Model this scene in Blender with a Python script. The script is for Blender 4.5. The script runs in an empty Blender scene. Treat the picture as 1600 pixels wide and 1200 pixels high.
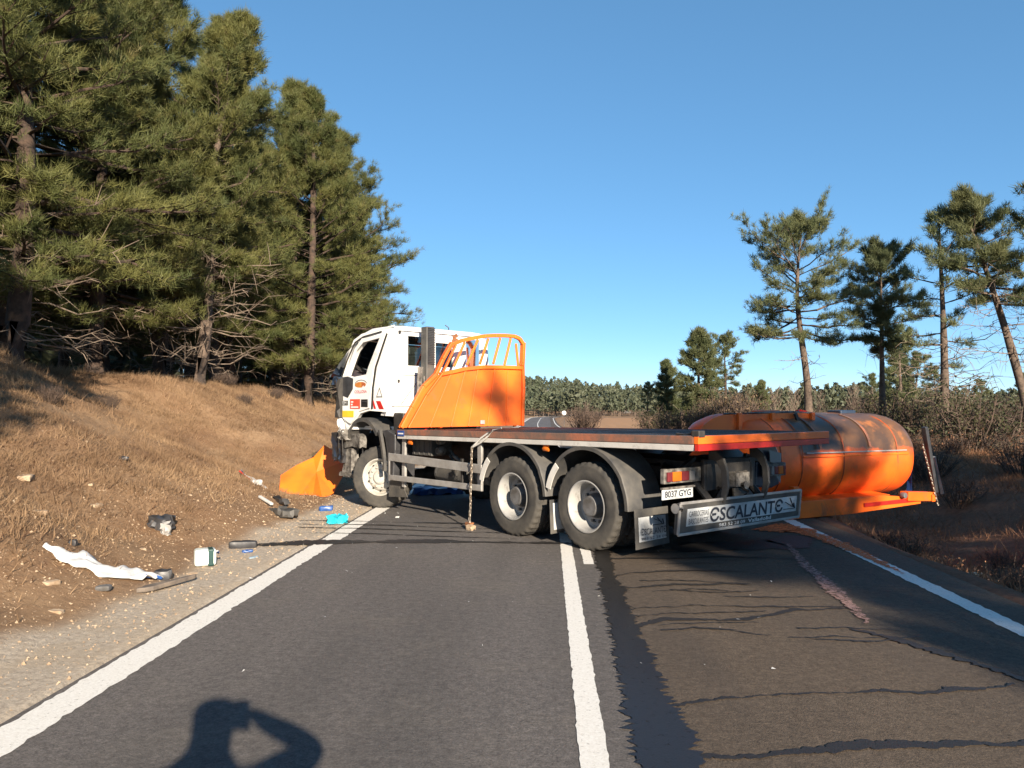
import bpy, bmesh, math, random
import numpy as np
from mathutils import Vector, Matrix, Euler

R = math.radians
scene = bpy.context.scene
COL = scene.collection

# ------------------------------------------------------------------ camera, sky, sun, exposure
cam_data = bpy.data.cameras.new('camera')
cam = bpy.data.objects.new('camera', cam_data)
COL.objects.link(cam)
cam.location = (0.0, 0.0, 1.70)
cam.rotation_euler = (R(90 + 1.63), 0.0, R(2.606))
cam_data.sensor_width = 36.0
cam_data.lens = 36.0 * 1230.0 / 1600.0
cam_data.clip_start = 0.08
cam_data.clip_end = 6000.0
scene.camera = cam

SUN_AZ = 21.2      # degrees: shadows fall forward and to the left
SUN_EL = 20.0
sun_dir = Vector((math.sin(R(SUN_AZ)) * math.cos(R(SUN_EL)), -math.cos(R(SUN_AZ)) * math.cos(R(SUN_EL)), math.sin(R(SUN_EL))))
world = bpy.data.worlds.new('World')
scene.world = world
world.use_nodes = True
wn = world.node_tree
sky = wn.nodes.new('ShaderNodeTexSky')
sky.sky_type = 'NISHITA'
sky.sun_disc = False
sky.sun_elevation = R(SUN_EL)
sky.sun_rotation = math.atan2(sun_dir.x, sun_dir.y)
sky.altitude = 3000.0
sky.air_density = 0.8
sky.dust_density = 0.0
sky.ozone_density = 5.0
bg = wn.nodes['Background']
bg.inputs['Strength'].default_value = 0.15
hs = wn.nodes.new('ShaderNodeHueSaturation')
hs.inputs['Hue'].default_value = 0.493
hs.inputs['Saturation'].default_value = 1.24
sg_ = wn.nodes.new('ShaderNodeGamma')          # even, clear winter sky: less contrast between zenith and horizon
sg_.inputs['Gamma'].default_value = 0.60
wn.links.new(sky.outputs['Color'], sg_.inputs['Color'])
wn.links.new(sg_.outputs['Color'], hs.inputs['Color'])
wn.links.new(hs.outputs['Color'], bg.inputs['Color'])

sun_data = bpy.data.lights.new('sun', 'SUN')
sun_data.energy = 5.0
sun_data.angle = R(0.53)
sun_data.color = (1.0, 0.86, 0.68)
sun = bpy.data.objects.new('sun', sun_data)
COL.objects.link(sun)
sun.rotation_euler = (-sun_dir).to_track_quat('-Z', 'Y').to_euler()
sun.location = (10, -20, 30)

vs = scene.view_settings
scene.display_settings.display_device = 'sRGB'
vs.view_transform = 'Standard'
vs.look = 'None'
vs.exposure = 1.25
vs.gamma = 1.0
vs.use_curve_mapping = False
scene.cycles.use_denoising = True
scene.cycles.max_bounces = 6
scene.cycles.transparent_max_bounces = 12

# ------------------------------------------------------------------ helpers
def tag(o, label=None, cat=None, group=None, kind=None):
    if label: o['label'] = label
    if cat: o['category'] = cat
    if group: o['group'] = group
    if kind: o['kind'] = kind
    return o

def link(o, parent=None):
    COL.objects.link(o)
    if parent is not None: o.parent = parent
    return o

def empty(name, loc=(0, 0, 0), rz=0.0, parent=None):
    o = bpy.data.objects.new(name, None)
    o.empty_display_size = 0.2
    o.location = loc
    o.rotation_euler = (0, 0, rz)
    return link(o, parent)

def copy_tree(o, parent=None):
    c = o.copy()
    COL.objects.link(c)
    c.parent = parent
    for ch in o.children: copy_tree(ch, c)
    return c

def frame_along(d):
    d = Vector(d).normalized()
    a = Vector((0, 0, 1)) if abs(d.z) < 0.95 else Vector((1, 0, 0))
    s = d.cross(a).normalized()
    return s, s.cross(d).normalized(), d

class MB:
    """collects shapes into one mesh"""
    def __init__(self):
        self.v, self.f, self.m = [], [], []
    def add(self, vs_, fs_, mi=0):
        b = len(self.v)
        self.v += [tuple(p) for p in vs_]
        self.f += [tuple(b + i for i in f) for f in fs_]
        self.m += [mi] * len(fs_)
        return self
    def box(self, c, s, rot=None, mi=0):
        c = Vector(c); h = Vector(s) * 0.5
        P = []
        for z in (-1, 1):
            for x, y in ((-1, -1), (1, -1), (1, 1), (-1, 1)):
                p = Vector((x * h.x, y * h.y, z * h.z))
                if rot is not None: p = rot @ p
                P.append(c + p)
        return self.add(P, [(3, 2, 1, 0), (4, 5, 6, 7), (0, 1, 5, 4), (1, 2, 6, 5), (2, 3, 7, 6), (3, 0, 4, 7)], mi)
    def bar(self, p, q, w, h, mi=0, up=(0, 0, 1)):
        p = Vector(p); q = Vector(q); d = (q - p).normalized()
        s = d.cross(Vector(up))
        s = s.normalized() if s.length > 1e-4 else Vector((1, 0, 0))
        u = s.cross(d).normalized()
        P = []
        for e in (p, q):
            for a, b in ((-1, -1), (1, -1), (1, 1), (-1, 1)):
                P.append(e + s * (a * w / 2) + u * (b * h / 2))
        return self.add(P, [(3, 2, 1, 0), (4, 5, 6, 7), (0, 1, 5, 4), (1, 2, 6, 5), (2, 3, 7, 6), (3, 0, 4, 7)], mi)
    def tube(self, pts, r, n=8, mi=0, cap=True):
        pts = [Vector(p) for p in pts]
        if not hasattr(r, '__len__'): r = [r] * len(pts)
        V, F = [], []
        s0 = None
        for i, p in enumerate(pts):
            d = pts[min(i + 1, len(pts) - 1)] - pts[max(i - 1, 0)]
            if d.length < 1e-7: d = Vector((0, 0, 1))
            d.normalize()
            if s0 is None:
                s, u, _ = frame_along(d)
            else:
                s = (s0 - d * s0.dot(d))
                s = s.normalized() if s.length > 1e-5 else frame_along(d)[0]
                u = d.cross(s).normalized()
            s0 = s
            for k in range(n):
                a = 2 * math.pi * k / n
                V.append(p + (s * math.cos(a) + u * math.sin(a)) * r[i])
        for i in range(len(pts) - 1):
            for k in range(n):
                a, b = i * n + k, i * n + (k + 1) % n
                F.append((a, b, b + n, a + n))
        if cap:
            F.append(tuple(reversed(range(n))))
            F.append(tuple(range((len(pts) - 1) * n, len(pts) * n)))
        return self.add(V, F, mi)
    def lathe(self, prof, n=32, M=None, mi=0, rfun=None):
        """profile of (r, y) turned about the local Y axis"""
        V, F = [], []
        for j, (r, y) in enumerate(prof):
            for k in range(n):
                a = 2 * math.pi * k / n
                rr = r if rfun is None else rfun(j, k, r)
                p = Vector((rr * math.cos(a), y, rr * math.sin(a)))
                V.append(M @ p if M is not None else p)
        for j in range(len(prof) - 1):
            for k in range(n):
                a, b = j * n + k, j * n + (k + 1) % n
                F.append((a, b, b + n, a + n))
        return self.add(V, F, mi)
    def prism(self, poly, o, u, v, t, mi=0):
        """polygon (a, b) -> o + a*u + b*v, thickened along t"""
        o, u, v, t = map(Vector, (o, u, v, t))
        P = [o + u * a + v * b for a, b in poly]
        n = len(P)
        F = [tuple(reversed(range(n))), tuple(range(n, 2 * n))]
        F += [(i, (i + 1) % n, n + (i + 1) % n, n + i) for i in range(n)]
        return self.add(P + [p + t for p in P], F, mi)
    def mesh(self, name, mats, smooth=None):
        me = bpy.data.meshes.new(name)
        me.from_pydata(self.v, [], self.f)
        for m in (mats if isinstance(mats, (list, tuple)) else [mats]): me.materials.append(m)
        me.polygons.foreach_set('material_index', self.m)
        bm = bmesh.new(); bm.from_mesh(me)
        bmesh.ops.recalc_face_normals(bm, faces=bm.faces)
        bm.to_mesh(me); bm.free()
        if smooth is not None:
            me.polygons.foreach_set('use_smooth', [True] * len(me.polygons))
            me.set_sharp_from_angle(angle=R(smooth))
        me.update()
        return me
    def build(self, name, mats, parent=None, smooth=None, bevel=0.0):
        o = bpy.data.objects.new(name, self.mesh(name, mats, smooth))
        if bevel:
            m = o.modifiers.new('bevel', 'BEVEL')
            m.width = bevel; m.segments = 2; m.limit_method = 'ANGLE'; m.angle_limit = R(40)
        return link(o, parent)

def holed(outer, holes, o, u, v, t):
    """flat plate with openings, as an MB"""
    o, u, v, t = map(Vector, (o, u, v, t))
    bm = bmesh.new(); edges = []
    for loop in [outer] + holes:
        vs_ = [bm.verts.new((a, b, 0)) for a, b in loop]
        for i in range(len(vs_)): edges.append(bm.edges.new((vs_[i], vs_[(i + 1) % len(vs_)])))
    bmesh.ops.triangle_fill(bm, use_beauty=True, use_dissolve=False, edges=edges)
    bm.verts.index_update()
    mb = MB()
    base = [o + u * q.co.x + v * q.co.y for q in bm.verts]
    n = len(base)
    F = [tuple(q.index for q in f.verts) for f in bm.faces]
    G = [tuple(n + i for i in reversed(f)) for f in F]
    S = [(e.verts[0].index, e.verts[1].index, n + e.verts[1].index, n + e.verts[0].index) for e in bm.edges if len(e.link_faces) == 1]
    bm.free()
    mb.add(base + [p + t for p in base], F + G + S)
    return mb

def tri_mesh(name, V, mat_, k=3):
    """V: (n*k, 3) array, every k vertices one face"""
    V = np.asarray(V, dtype=np.float32).reshape(-1, 3)
    n = len(V) // k
    me = bpy.data.meshes.new(name)
    me.vertices.add(len(V)); me.vertices.foreach_set('co', V.ravel())
    me.loops.add(n * k); me.loops.foreach_set('vertex_index', np.arange(n * k, dtype=np.int32))
    me.polygons.add(n); me.polygons.foreach_set('loop_start', np.arange(0, n * k, k, dtype=np.int32))
    me.materials.append(mat_)
    me.update(calc_edges=True)
    return me

def text_part(name, s, mat_, parent, o, u, v, w, h, depth=0.002, bold=0.0):
    """lettering fitted into a w x h box whose lower left corner is o, running along u, up along v"""
    cu = bpy.data.curves.new(name, 'FONT')
    cu.body = s; cu.size = 1.0; cu.extrude = 0.0
    cu.resolution_u = 3
    cu.offset = bold
    t = bpy.data.objects.new(name, cu); COL.objects.link(t)
    dg = bpy.context.evaluated_depsgraph_get()
    me = bpy.data.meshes.new_from_object(t.evaluated_get(dg))
    bpy.data.objects.remove(t); bpy.data.curves.remove(cu)
    co = np.empty(len(me.vertices) * 3); me.vertices.foreach_get('co', co); co = co.reshape(-1, 3)
    lo, hi = co.min(0), co.max(0)
    a = (co[:, 0] - lo[0]) / (hi[0] - lo[0]) * w
    b = (co[:, 1] - lo[1]) / (hi[1] - lo[1]) * h
    o, u, v = np.array(o, float), np.array(u, float), np.array(v, float)
    nrm = np.cross(u, v)
    P = o + a[:, None] * u + b[:, None] * v + nrm * depth
    me.vertices.foreach_set('co', P.ravel())
    me.materials.clear(); me.materials.append(mat_)
    me.update()
    o = link(bpy.data.objects.new(name, me), parent)
    if h < .045: o['kind'] = 'stuff'            # letters too small to pick apart
    return o

def sst(a, b, x):
    t = np.clip((np.asarray(x, float) - a) / (b - a), 0, 1)
    return t * t * (3 - 2 * t)

def vnoise(x, y, s, seed=0):
    x = np.asarray(x, float) / s; y = np.asarray(y, float) / s
    xi, yi = np.floor(x).astype(np.int64), np.floor(y).astype(np.int64)
    xf, yf = x - xi, y - yi
    def hsh(i, j):
        n = (i * 374761393 + j * 668265263 + seed * 1442695041) & 0x7fffffff
        n = ((n ^ (n >> 13)) * 1274126177) & 0x7fffffff
        return ((n ^ (n >> 16)) & 0xffff) / 65535.0
    u, v = xf * xf * (3 - 2 * xf), yf * yf * (3 - 2 * yf)
    return (hsh(xi, yi) * (1 - u) + hsh(xi + 1, yi) * u) * (1 - v) + (hsh(xi, yi + 1) * (1 - u) + hsh(xi + 1, yi + 1) * u) * v

# ------------------------------------------------------------------ materials
def new_mat(name):
    m = bpy.data.materials.new(name); m.use_nodes = True
    nt = m.node_tree
    return m, nt, nt.nodes['Principled BSDF']

def N(nt, t, **kw):
    n = nt.nodes.new(t)
    for k, v in kw.items(): setattr(n, k, v)
    return n

def noise(nt, scale, detail=4.0, rough=0.6, coord='Object', dist=0.0):
    if coord == 'Position':
        c = N(nt, 'ShaderNodeNewGeometry').outputs['Position']
    else:
        c = N(nt, 'ShaderNodeTexCoord').outputs[coord]
    n = N(nt, 'ShaderNodeTexNoise')
    n.inputs['Scale'].default_value = scale
    n.inputs['Detail'].default_value = detail
    n.inputs['Roughness'].default_value = rough
    n.inputs['Distortion'].default_value = dist
    nt.links.new(c, n.inputs['Vector'])
    return n.outputs['Fac']

def ramp(nt, fac, stops, interp='LINEAR'):
    r = N(nt, 'ShaderNodeValToRGB')
    r.color_ramp.interpolation = interp
    el = r.color_ramp.elements
    while len(el) < len(stops): el.new(0.5)
    for e, (p, c) in zip(el, stops):
        e.position = p
        e.color = (c, c, c, 1) if not hasattr(c, '__len__') else (*c[:3], 1)
    nt.links.new(fac, r.inputs['Fac'])
    return r.outputs['Color']

def mix(nt, fac, a, b, mode='MIX'):
    m = N(nt, 'ShaderNodeMix', data_type='RGBA', blend_type=mode)
    if hasattr(fac, 'is_linked'): nt.links.new(fac, m.inputs[0])
    else: m.inputs[0].default_value = fac
    for i, c in ((6, a), (7, b)):
        if hasattr(c, 'is_linked'): nt.links.new(c, m.inputs[i])
        else: m.inputs[i].default_value = (*c[:3], 1)
    return m.outputs[2]

def mathn(nt, op, a, b=0.0, clamp=False):
    m = N(nt, 'ShaderNodeMath', operation=op, use_clamp=clamp)
    for i, c in ((0, a), (1, b)):
        if hasattr(c, 'is_linked'): nt.links.new(c, m.inputs[i])
        else: m.inputs[i].default_value = c
    return m.outputs[0]

def bump(nt, bs, h, strength, dist=0.01):
    b = N(nt, 'ShaderNodeBump')
    b.inputs['Strength'].default_value = strength
    b.inputs['Distance'].default_value = dist
    nt.links.new(h, b.inputs['Height'])
    nt.links.new(b.outputs['Normal'], bs.inputs['Normal'])

def simple(name, col, rough=0.6, metal=0.0, var=0.25, scale=6.0, bmp=0.0, bscale=40.0, spec=None, col2=None, coord='Object'):
    m, nt, bs = new_mat(name)
    c2 = col2 if col2 else tuple(x * (1 - var) for x in col)
    f = ramp(nt, noise(nt, scale, 5, coord=coord), [(0.35, 0.0), (0.65, 1.0)])
    nt.links.new(mix(nt, f, col, c2), bs.inputs['Base Color'])
    bs.inputs['Roughness'].default_value = rough
    bs.inputs['Metallic'].default_value = metal
    if spec is not None: bs.inputs['Specular IOR Level'].default_value = spec
    if bmp: bump(nt, bs, noise(nt, bscale, 4, coord=coord), bmp)
    return m

def paint(name, col, col2, dirt, amt=0.5, rough=0.42, scale=1.6, dscale=5.0, bmp=0.12):
    """paint with patchy tone, grime and streaks"""
    m, nt, bs = new_mat(name)
    a = ramp(nt, noise(nt, scale, 3, 0.55), [(0.38, 0.0), (0.62, 1.0)])
    c = mix(nt, a, col, col2)
    g = ramp(nt, noise(nt, dscale, 8, 0.72, dist=0.4), [(0.62 - 0.2 * amt, 0.0), (0.82 - 0.2 * amt, 1.0)])
    g = mathn(nt, 'MULTIPLY', g, 0.85)
    nt.links.new(mix(nt, g, c, dirt), bs.inputs['Base Color'])
    rr = mathn(nt, 'ADD', mathn(nt, 'MULTIPLY', g, 0.35), rough)
    nt.links.new(rr, bs.inputs['Roughness'])
    if bmp: bump(nt, bs, noise(nt, dscale * 1.5, 3), bmp, 0.01)
    return m

M = {}
M['orange'] = paint('orange_paint', (0.86, 0.190, 0.014), (0.80, 0.120, 0.014), (0.42, 0.11, 0.04), 0.25, 0.5, 1.1, 4.0)
M['orange_tank'] = paint('orange_tank_paint', (0.85, 0.165, 0.014), (0.72, 0.115, 0.012), (0.20, 0.075, 0.035), 0.35, 0.40, 1.2, 3.0)
M['orange_deck'] = paint('worn_orange_paint', (0.40, 0.13, 0.065), (0.22, 0.11, 0.075), (0.105, 0.080, 0.066), 1.15, 0.6, 2.0, 3.0)
M['white'] = paint('white_cab_paint', (0.80, 0.80, 0.78), (0.74, 0.74, 0.72), (0.40, 0.36, 0.30), 0.30, 0.32, 1.5, 3.5, 0.05)
M['white_rail'] = paint('dusty_white_rail', (0.62, 0.60, 0.56), (0.52, 0.50, 0.47), (0.20, 0.17, 0.14), 0.45, 0.6, 3.0, 4.0)
M['red'] = simple('red_reflector', (0.52, 0.025, 0.02), 0.3, var=0.3)
M['red_sign'] = simple('red_sign_film', (0.70, 0.09, 0.05), 0.4, var=0.2)
M['yellow_sign'] = simple('yellow_sign_film', (0.80, 0.55, 0.04), 0.4, var=0.2)
M['blue_sign'] = simple('blue_sign_film', (0.03, 0.08, 0.30), 0.4)
M['black_plastic'] = simple('black_plastic', (0.022, 0.022, 0.024), 0.42, var=-1.2, scale=5, bmp=0.1, bscale=60)
M['dusty_plastic'] = simple('dusty_grey_plastic', (0.045, 0.045, 0.046), 0.6, col2=(0.095, 0.088, 0.078), scale=4, bmp=0.15, bscale=50)
M['chassis'] = simple('chassis_black', (0.016, 0.016, 0.017), 0.55, col2=(0.045, 0.040, 0.035), scale=6, bmp=0.2, bscale=30)
M['dirty_grey'] = simple('muddy_grey_metal', (0.22, 0.205, 0.185), 0.75, col2=(0.045, 0.040, 0.036), scale=14, bmp=0.35, bscale=25)
M['rubber'] = simple('tyre_rubber', (0.032, 0.031, 0.030), 0.85, col2=(0.075, 0.068, 0.058), scale=5, bmp=0.25, bscale=70)
M['rim_grey'] = paint('grey_steel_rim', (0.36, 0.355, 0.345), (0.28, 0.275, 0.265), (0.10, 0.085, 0.07), 0.40, 0.45, 3.0, 8.0)
M['rim_white'] = paint('white_steel_rim', (0.46, 0.445, 0.41), (0.38, 0.365, 0.33), (0.20, 0.14, 0.08), 0.45, 0.5, 3.0, 9.0)
M['hub'] = simple('hub_grey', (0.14, 0.14, 0.145), 0.5, col2=(0.07, 0.065, 0.06), scale=8)
M['dark_hole'] = simple('dark_recess', (0.01, 0.01, 0.01), 0.8)  # flat black, stands in for shade in the wheel holes and door gap
M['alu'] = simple('aluminium_rail', (0.40, 0.39, 0.375), 0.5, 0.3, col2=(0.27, 0.255, 0.24), scale=5, bmp=0.08)
M['steel_deck'] = simple('worn_steel_deck', (0.16, 0.16, 0.17), 0.34, 0.75, col2=(0.075, 0.07, 0.068), scale=2.5, bmp=0.2, bscale=18)
M['chain'] = simple('chain_steel', (0.42, 0.38, 0.33), 0.45, 0.7, col2=(0.22, 0.16, 0.11), scale=20)
M['weld'] = simple('weld_bead', (0.50, 0.085, 0.015), 0.6, col2=(0.25, 0.06, 0.02), scale=10)
M['rust'] = simple('rust', (0.30, 0.115, 0.04), 0.85, col2=(0.14, 0.06, 0.03), scale=12, bmp=0.3)
M['lens_amber'] = simple('amber_lens', (0.60, 0.14, 0.015), 0.22, var=0.2)
M['lens_red'] = simple('red_lens', (0.16, 0.025, 0.03), 0.25, var=0.2)
M['lens_white'] = simple('clear_lens', (0.26, 0.25, 0.25), 0.3, var=0.2)
M['plate_white'] = simple('white_plate', (0.60, 0.62, 0.63), 0.4, col2=(0.36, 0.37, 0.37), scale=4)
M['letter_dark'] = simple('dark_lettering', (0.03, 0.035, 0.05), 0.5)
M['letter_white'] = simple('white_lettering', (0.75, 0.75, 0.74), 0.5, var=0.15)
M['letter_red'] = simple('red_lettering', (0.60, 0.03, 0.06), 0.5)
M['logo_gold'] = simple('gold_logo', (0.62, 0.30, 0.06), 0.4, col2=(0.40, 0.10, 0.03), scale=5)
M['cyan'] = simple('cyan_plastic', (0.02, 0.52, 0.66), 0.45, var=0.2, scale=8)
M['blue_plastic'] = simple('blue_plastic', (0.025, 0.09, 0.30), 0.4)
M['white_cloth'] = simple('white_plastic_sheet', (0.60, 0.60, 0.59), 0.55, var=0.25, scale=9)
M['blue_black'] = simple('blue_black_plastic', (0.018, 0.028, 0.048), 0.28, var=-0.6, scale=5)
M['bark_light'] = simple('pine_bark_light', (0.15, 0.108, 0.080), 0.9, col2=(0.060, 0.043, 0.034), scale=9, bmp=0.9, bscale=14)
M['bark_dark'] = simple('pine_bark_dark', (0.085, 0.055, 0.040), 0.95, col2=(0.030, 0.022, 0.018), scale=8, bmp=0.9, bscale=12)
M['twig'] = simple('dead_twig', (0.26, 0.205, 0.155), 0.9, col2=(0.15, 0.11, 0.085), scale=6)
M['twig_brown'] = simple('brown_twig', (0.115, 0.076, 0.056), 0.9, col2=(0.062, 0.045, 0.036), scale=6)
M['rock'] = simple('pale_rock', (0.44, 0.34, 0.235), 0.9, col2=(0.27, 0.185, 0.115), scale=9, bmp=0.5, bscale=20)
M['board'] = simple('weathered_board', (0.20, 0.16, 0.125), 0.75, col2=(0.09, 0.075, 0.065), scale=6, bmp=0.2)

def glass_mat():
    m, nt, bs = new_mat('window_glass')
    bs.inputs['Base Color'].default_value = (0.55, 0.66, 0.64, 1)
    bs.inputs['Roughness'].default_value = 0.05
    bs.inputs['Transmission Weight'].default_value = 0.0
    tr = N(nt, 'ShaderNodeBsdfTransparent'); tr.inputs['Color'].default_value = (0.62, 0.72, 0.70, 1)
    gl = N(nt, 'ShaderNodeBsdfGlossy'); gl.inputs['Roughness'].default_value = 0.06
    fr = N(nt, 'ShaderNodeFresnel'); fr.inputs['IOR'].default_value = 1.5
    mx = N(nt, 'ShaderNodeMixShader')
    nt.links.new(mathn(nt, 'ADD', fr.outputs[0], 0.06), mx.inputs[0])
    nt.links.new(tr.outputs[0], mx.inputs[1]); nt.links.new(gl.outputs[0], mx.inputs[2])
    nt.links.new(mx.outputs[0], nt.nodes['Material Output'].inputs['Surface'])
    return m
M['glass'] = glass_mat()

def leaf_mat(name, c1, c2, scale=0.9, transl=0.3, rough=0.6, dry=0.0):
    m, nt, bs = new_mat(name)
    f = ramp(nt, noise(nt, scale, 3, coord='Position'), [(0.36, 0.0), (0.66, 1.0)])
    oi = N(nt, 'ShaderNodeObjectInfo')
    c = mix(nt, f, c1, c2)
    if dry: c = mix(nt, mathn(nt, 'MULTIPLY', ramp(nt, noise(nt, 3.2, 3, coord='Position'), [(0.58, 0.0), (0.70, 1.0)]), dry), c, (0.17, 0.115, 0.055))
    hv = N(nt, 'ShaderNodeHueSaturation')
    nt.links.new(c, hv.inputs['Color'])
    nt.links.new(mathn(nt, 'ADD', mathn(nt, 'MULTIPLY', oi.outputs['Random'], 0.3), 0.88), hv.inputs['Value'])
    col = hv.outputs['Color']
    nt.links.new(col, bs.inputs['Base Color'])
    bs.inputs['Roughness'].default_value = rough
    bs.inputs['Specular IOR Level'].default_value = 0.3
    tl = N(nt, 'ShaderNodeBsdfTranslucent'); nt.links.new(col, tl.inputs['Color'])
    mx = N(nt, 'ShaderNodeMixShader'); mx.inputs[0].default_value = transl
    nt.links.new(bs.outputs[0], mx.inputs[1]); nt.links.new(tl.outputs[0], mx.inputs[2])
    nt.links.new(mx.outputs[0], nt.nodes['Material Output'].inputs['Surface'])
    return m
M['needle'] = leaf_mat('pine_needles', (0.080, 0.098, 0.034), (0.160, 0.158, 0.050), 0.8, dry=0.45)
M['needle_cool'] = leaf_mat('pine_needles_cool', (0.120, 0.142, 0.066), (0.170, 0.178, 0.082), 0.7, 0.4)
M['needle_far'] = leaf_mat('far_pine_foliage', (0.080, 0.098, 0.058), (0.115, 0.122, 0.078), 0.05, 0.15)
M['dry_leaf'] = leaf_mat('dry_shrub_leaf', (0.12, 0.082, 0.048), (0.18, 0.125, 0.068), 0.8, 0.2)
M['green_leaf'] = leaf_mat('shrub_leaf', (0.050, 0.058, 0.027), (0.085, 0.080, 0.038), 0.8, 0.2)
M['straw'] = leaf_mat('dry_grass', (0.36, 0.240, 0.140), (0.20, 0.122, 0.070), 0.9, 0.25, 0.8)
M['ditch_straw'] = leaf_mat('ditch_grass', (0.32, 0.165, 0.090), (0.20, 0.098, 0.055), 0.8, 0.2, 0.9)
M['litter'] = leaf_mat('dark_dry_litter', (0.135, 0.070, 0.038), (0.080, 0.042, 0.024), 0.6, 0.15, 0.9)
# ------------------------------------------------------------------ terrain
def xr(y):
    y = np.asarray(y, float)
    return -2.2 * sst(40, 160, y) + 0.0022 * np.clip(y - 215, 0, 400) ** 2
def zr(y):
    return -1.6 * sst(35, 130, y)
def bank_h(y):
    return 2.62 - 0.35 * sst(12, 22, y) - 0.4 * sst(20, 36, y) - 0.6 * sst(36, 60, y) - 1.25 * sst(60, 110, y)
def gz(x, y, fine=True):
    x = np.asarray(x, float); y = np.asarray(y, float)
    u = x - xr(y)
    z = zr(y)
    t = np.clip(-3.72 - 0.10 * np.sin(y * 0.9) - 0.06 * np.sin(y * 2.3) - 1.25 * np.exp(-((y - 15.6) / 2.3) ** 2) - u, 0, None)
    k = np.clip(t / 5.6, 0, 1)
    prof = 0.30 * sst(0, 0.25, k) * k + 0.70 * k ** 1.1
    bank = bank_h(y) * prof + 0.03 * np.clip(t - 5.6, 0, 30)
    r = np.clip(u - 4.15 - 0.08 * np.sin(y * 1.1), 0, None)
    near = 1 - sst(28, 60, y)
    ditch = (-0.85 * sst(0, 1.6, r) + 1.15 * sst(2.3, 5.5, r)) * near
    z = z + np.where(t > 0, bank, 0) + np.where(r > 0, ditch, 0)
    if fine:
        off = np.clip(np.maximum(t, r), 0, 1)
        far = np.clip(np.maximum(t, r) / 6, 0, 1)
        z = z + off * (0.16 * (vnoise(x, y, 1.7, 1) - 0.5) + 0.08 * (vnoise(x, y, 0.55, 2) - 0.5) + 0.035 * (vnoise(x, y, 0.2, 3) - 0.5))
        z = z + far * 0.30 * (vnoise(x, y, 5.0, 4) - 0.5)
    hill = (15.0 * (1 - sst(-50, 120, x)) + 3.0) * sst(290, 640, y) + 6 * sst(500, 1500, y)
    z = z + hill + 5.0 * sst(60, 260, -x) * sst(-20, 200, y) + 3.5 * sst(150, 500, x)
    return z

def grow(a, step, end, f=1.16):
    out = [a]
    while abs(out[-1] - a) < abs(end - a):
        step *= f; out.append(out[-1] + (step if end > a else -step))
    return out[1:]
xs = np.array(sorted(grow(-12.0, 0.11, -1600) + list(np.arange(-12.0, 11.5, 0.11)) + grow(11.5, 0.11, 1600)))
ys = np.array(sorted(grow(2.0, 0.3, -300, 1.2) + list(np.arange(2.0, 34, 0.13)) + grow(34, 0.13, 2600, 1.07)))
GX, GY = np.meshgrid(xs, ys)
U = GX - xr(GY)
GZ = gz(GX, GY)
GZ = GZ - 0.10 * (sst(-2.98, -2.90, U) - sst(4.02, 4.08, U))
nx, ny = len(xs), len(ys)
me = bpy.data.meshes.new('ground')
P = np.stack([GX, GY, GZ], -1).reshape(-1, 3).astype(np.float32)
me.vertices.add(len(P)); me.vertices.foreach_set('co', P.ravel())
ii = (np.arange(ny - 1)[:, None] * nx + np.arange(nx - 1)[None]).ravel()
Q = np.stack([ii, ii + 1, ii + 1 + nx, ii + nx], -1).astype(np.int32)
me.loops.add(Q.size); me.loops.foreach_set('vertex_index', Q.ravel())
me.polygons.add(len(Q)); me.polygons.foreach_set('loop_start', np.arange(0, Q.size, 4, dtype=np.int32))
me.polygons.foreach_set('use_smooth', np.ones(len(Q), dtype=bool))
me.update(calc_edges=True)
def attr(me, name, val):
    a = me.attributes.new(name, 'FLOAT', 'POINT'); a.data.foreach_set('value', np.asarray(val, np.float32).ravel())
wob = 0.25 * (vnoise(GX, GY, 1.3, 7) - 0.5) + 0.12 * (vnoise(GX, GY, 0.35, 8) - 0.5)
attr(me, 'gravel', sst(-3.92, -3.62, U + wob) * (1 - sst(-2.8, -2.6, U)))
attr(me, 'damp', sst(3.6, 3.9, U + wob * .3) * (1 - sst(17, 25, GX)) * (1 - sst(22, 34, GY)))  # darker, redder soil right of the road
attr(me, 'field', sst(6.5, 8, U) * sst(60, 70, GY) * (1 - sst(215, 225, GY)) * (1 - sst(50, 60, GX)))
attr(me, 'green', sst(9, 12, GX) * sst(18, 22, GY) * (1 - sst(50, 60, GY)))
m, nt, bs = new_mat('ground_earth')
def at_(nt, name):
    a = N(nt, 'ShaderNodeAttribute'); a.attribute_name = name; return a.outputs['Fac']
big = ramp(nt, noise(nt, 0.7, 5, 0.65, 'Position'), [(0.34, 0.0), (0.66, 1.0)])
fin = ramp(nt, noise(nt, 9.0, 8, 0.8, 'Position'), [(0.30, 0.0), (0.70, 1.0)])
spk = ramp(nt, noise(nt, 28.0, 4, 0.7, 'Position'), [(0.60, 0.0), (0.70, 1.0)])
earth = mix(nt, big, (0.38, 0.255, 0.150), (0.235, 0.135, 0.074))
earth = mix(nt, mathn(nt, 'MULTIPLY', fin, 0.65), earth, (0.135, 0.082, 0.050))
earth = mix(nt, mathn(nt, 'MULTIPLY', spk, 0.7), earth, (0.54, 0.41, 0.28))
grv = mix(nt, ramp(nt, noise(nt, 22, 8, 0.75, 'Position'), [(0.35, 0.0), (0.66, 1.0)]), (0.58, 0.50, 0.40), (0.30, 0.25, 0.20))
grv = mix(nt, mathn(nt, 'MULTIPLY', ramp(nt, noise(nt, 1.8, 4, 0.6, 'Position'), [(0.45, 0.0), (0.6, 1.0)]), 0.45), grv, (0.42, 0.335, 0.24))
c = mix(nt, at_(nt, 'gravel'), earth, grv)
ditch_col = mix(nt, fin, (0.28, 0.145, 0.088), (0.12, 0.062, 0.040))
c = mix(nt, at_(nt, 'damp'), c, ditch_col)
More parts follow.
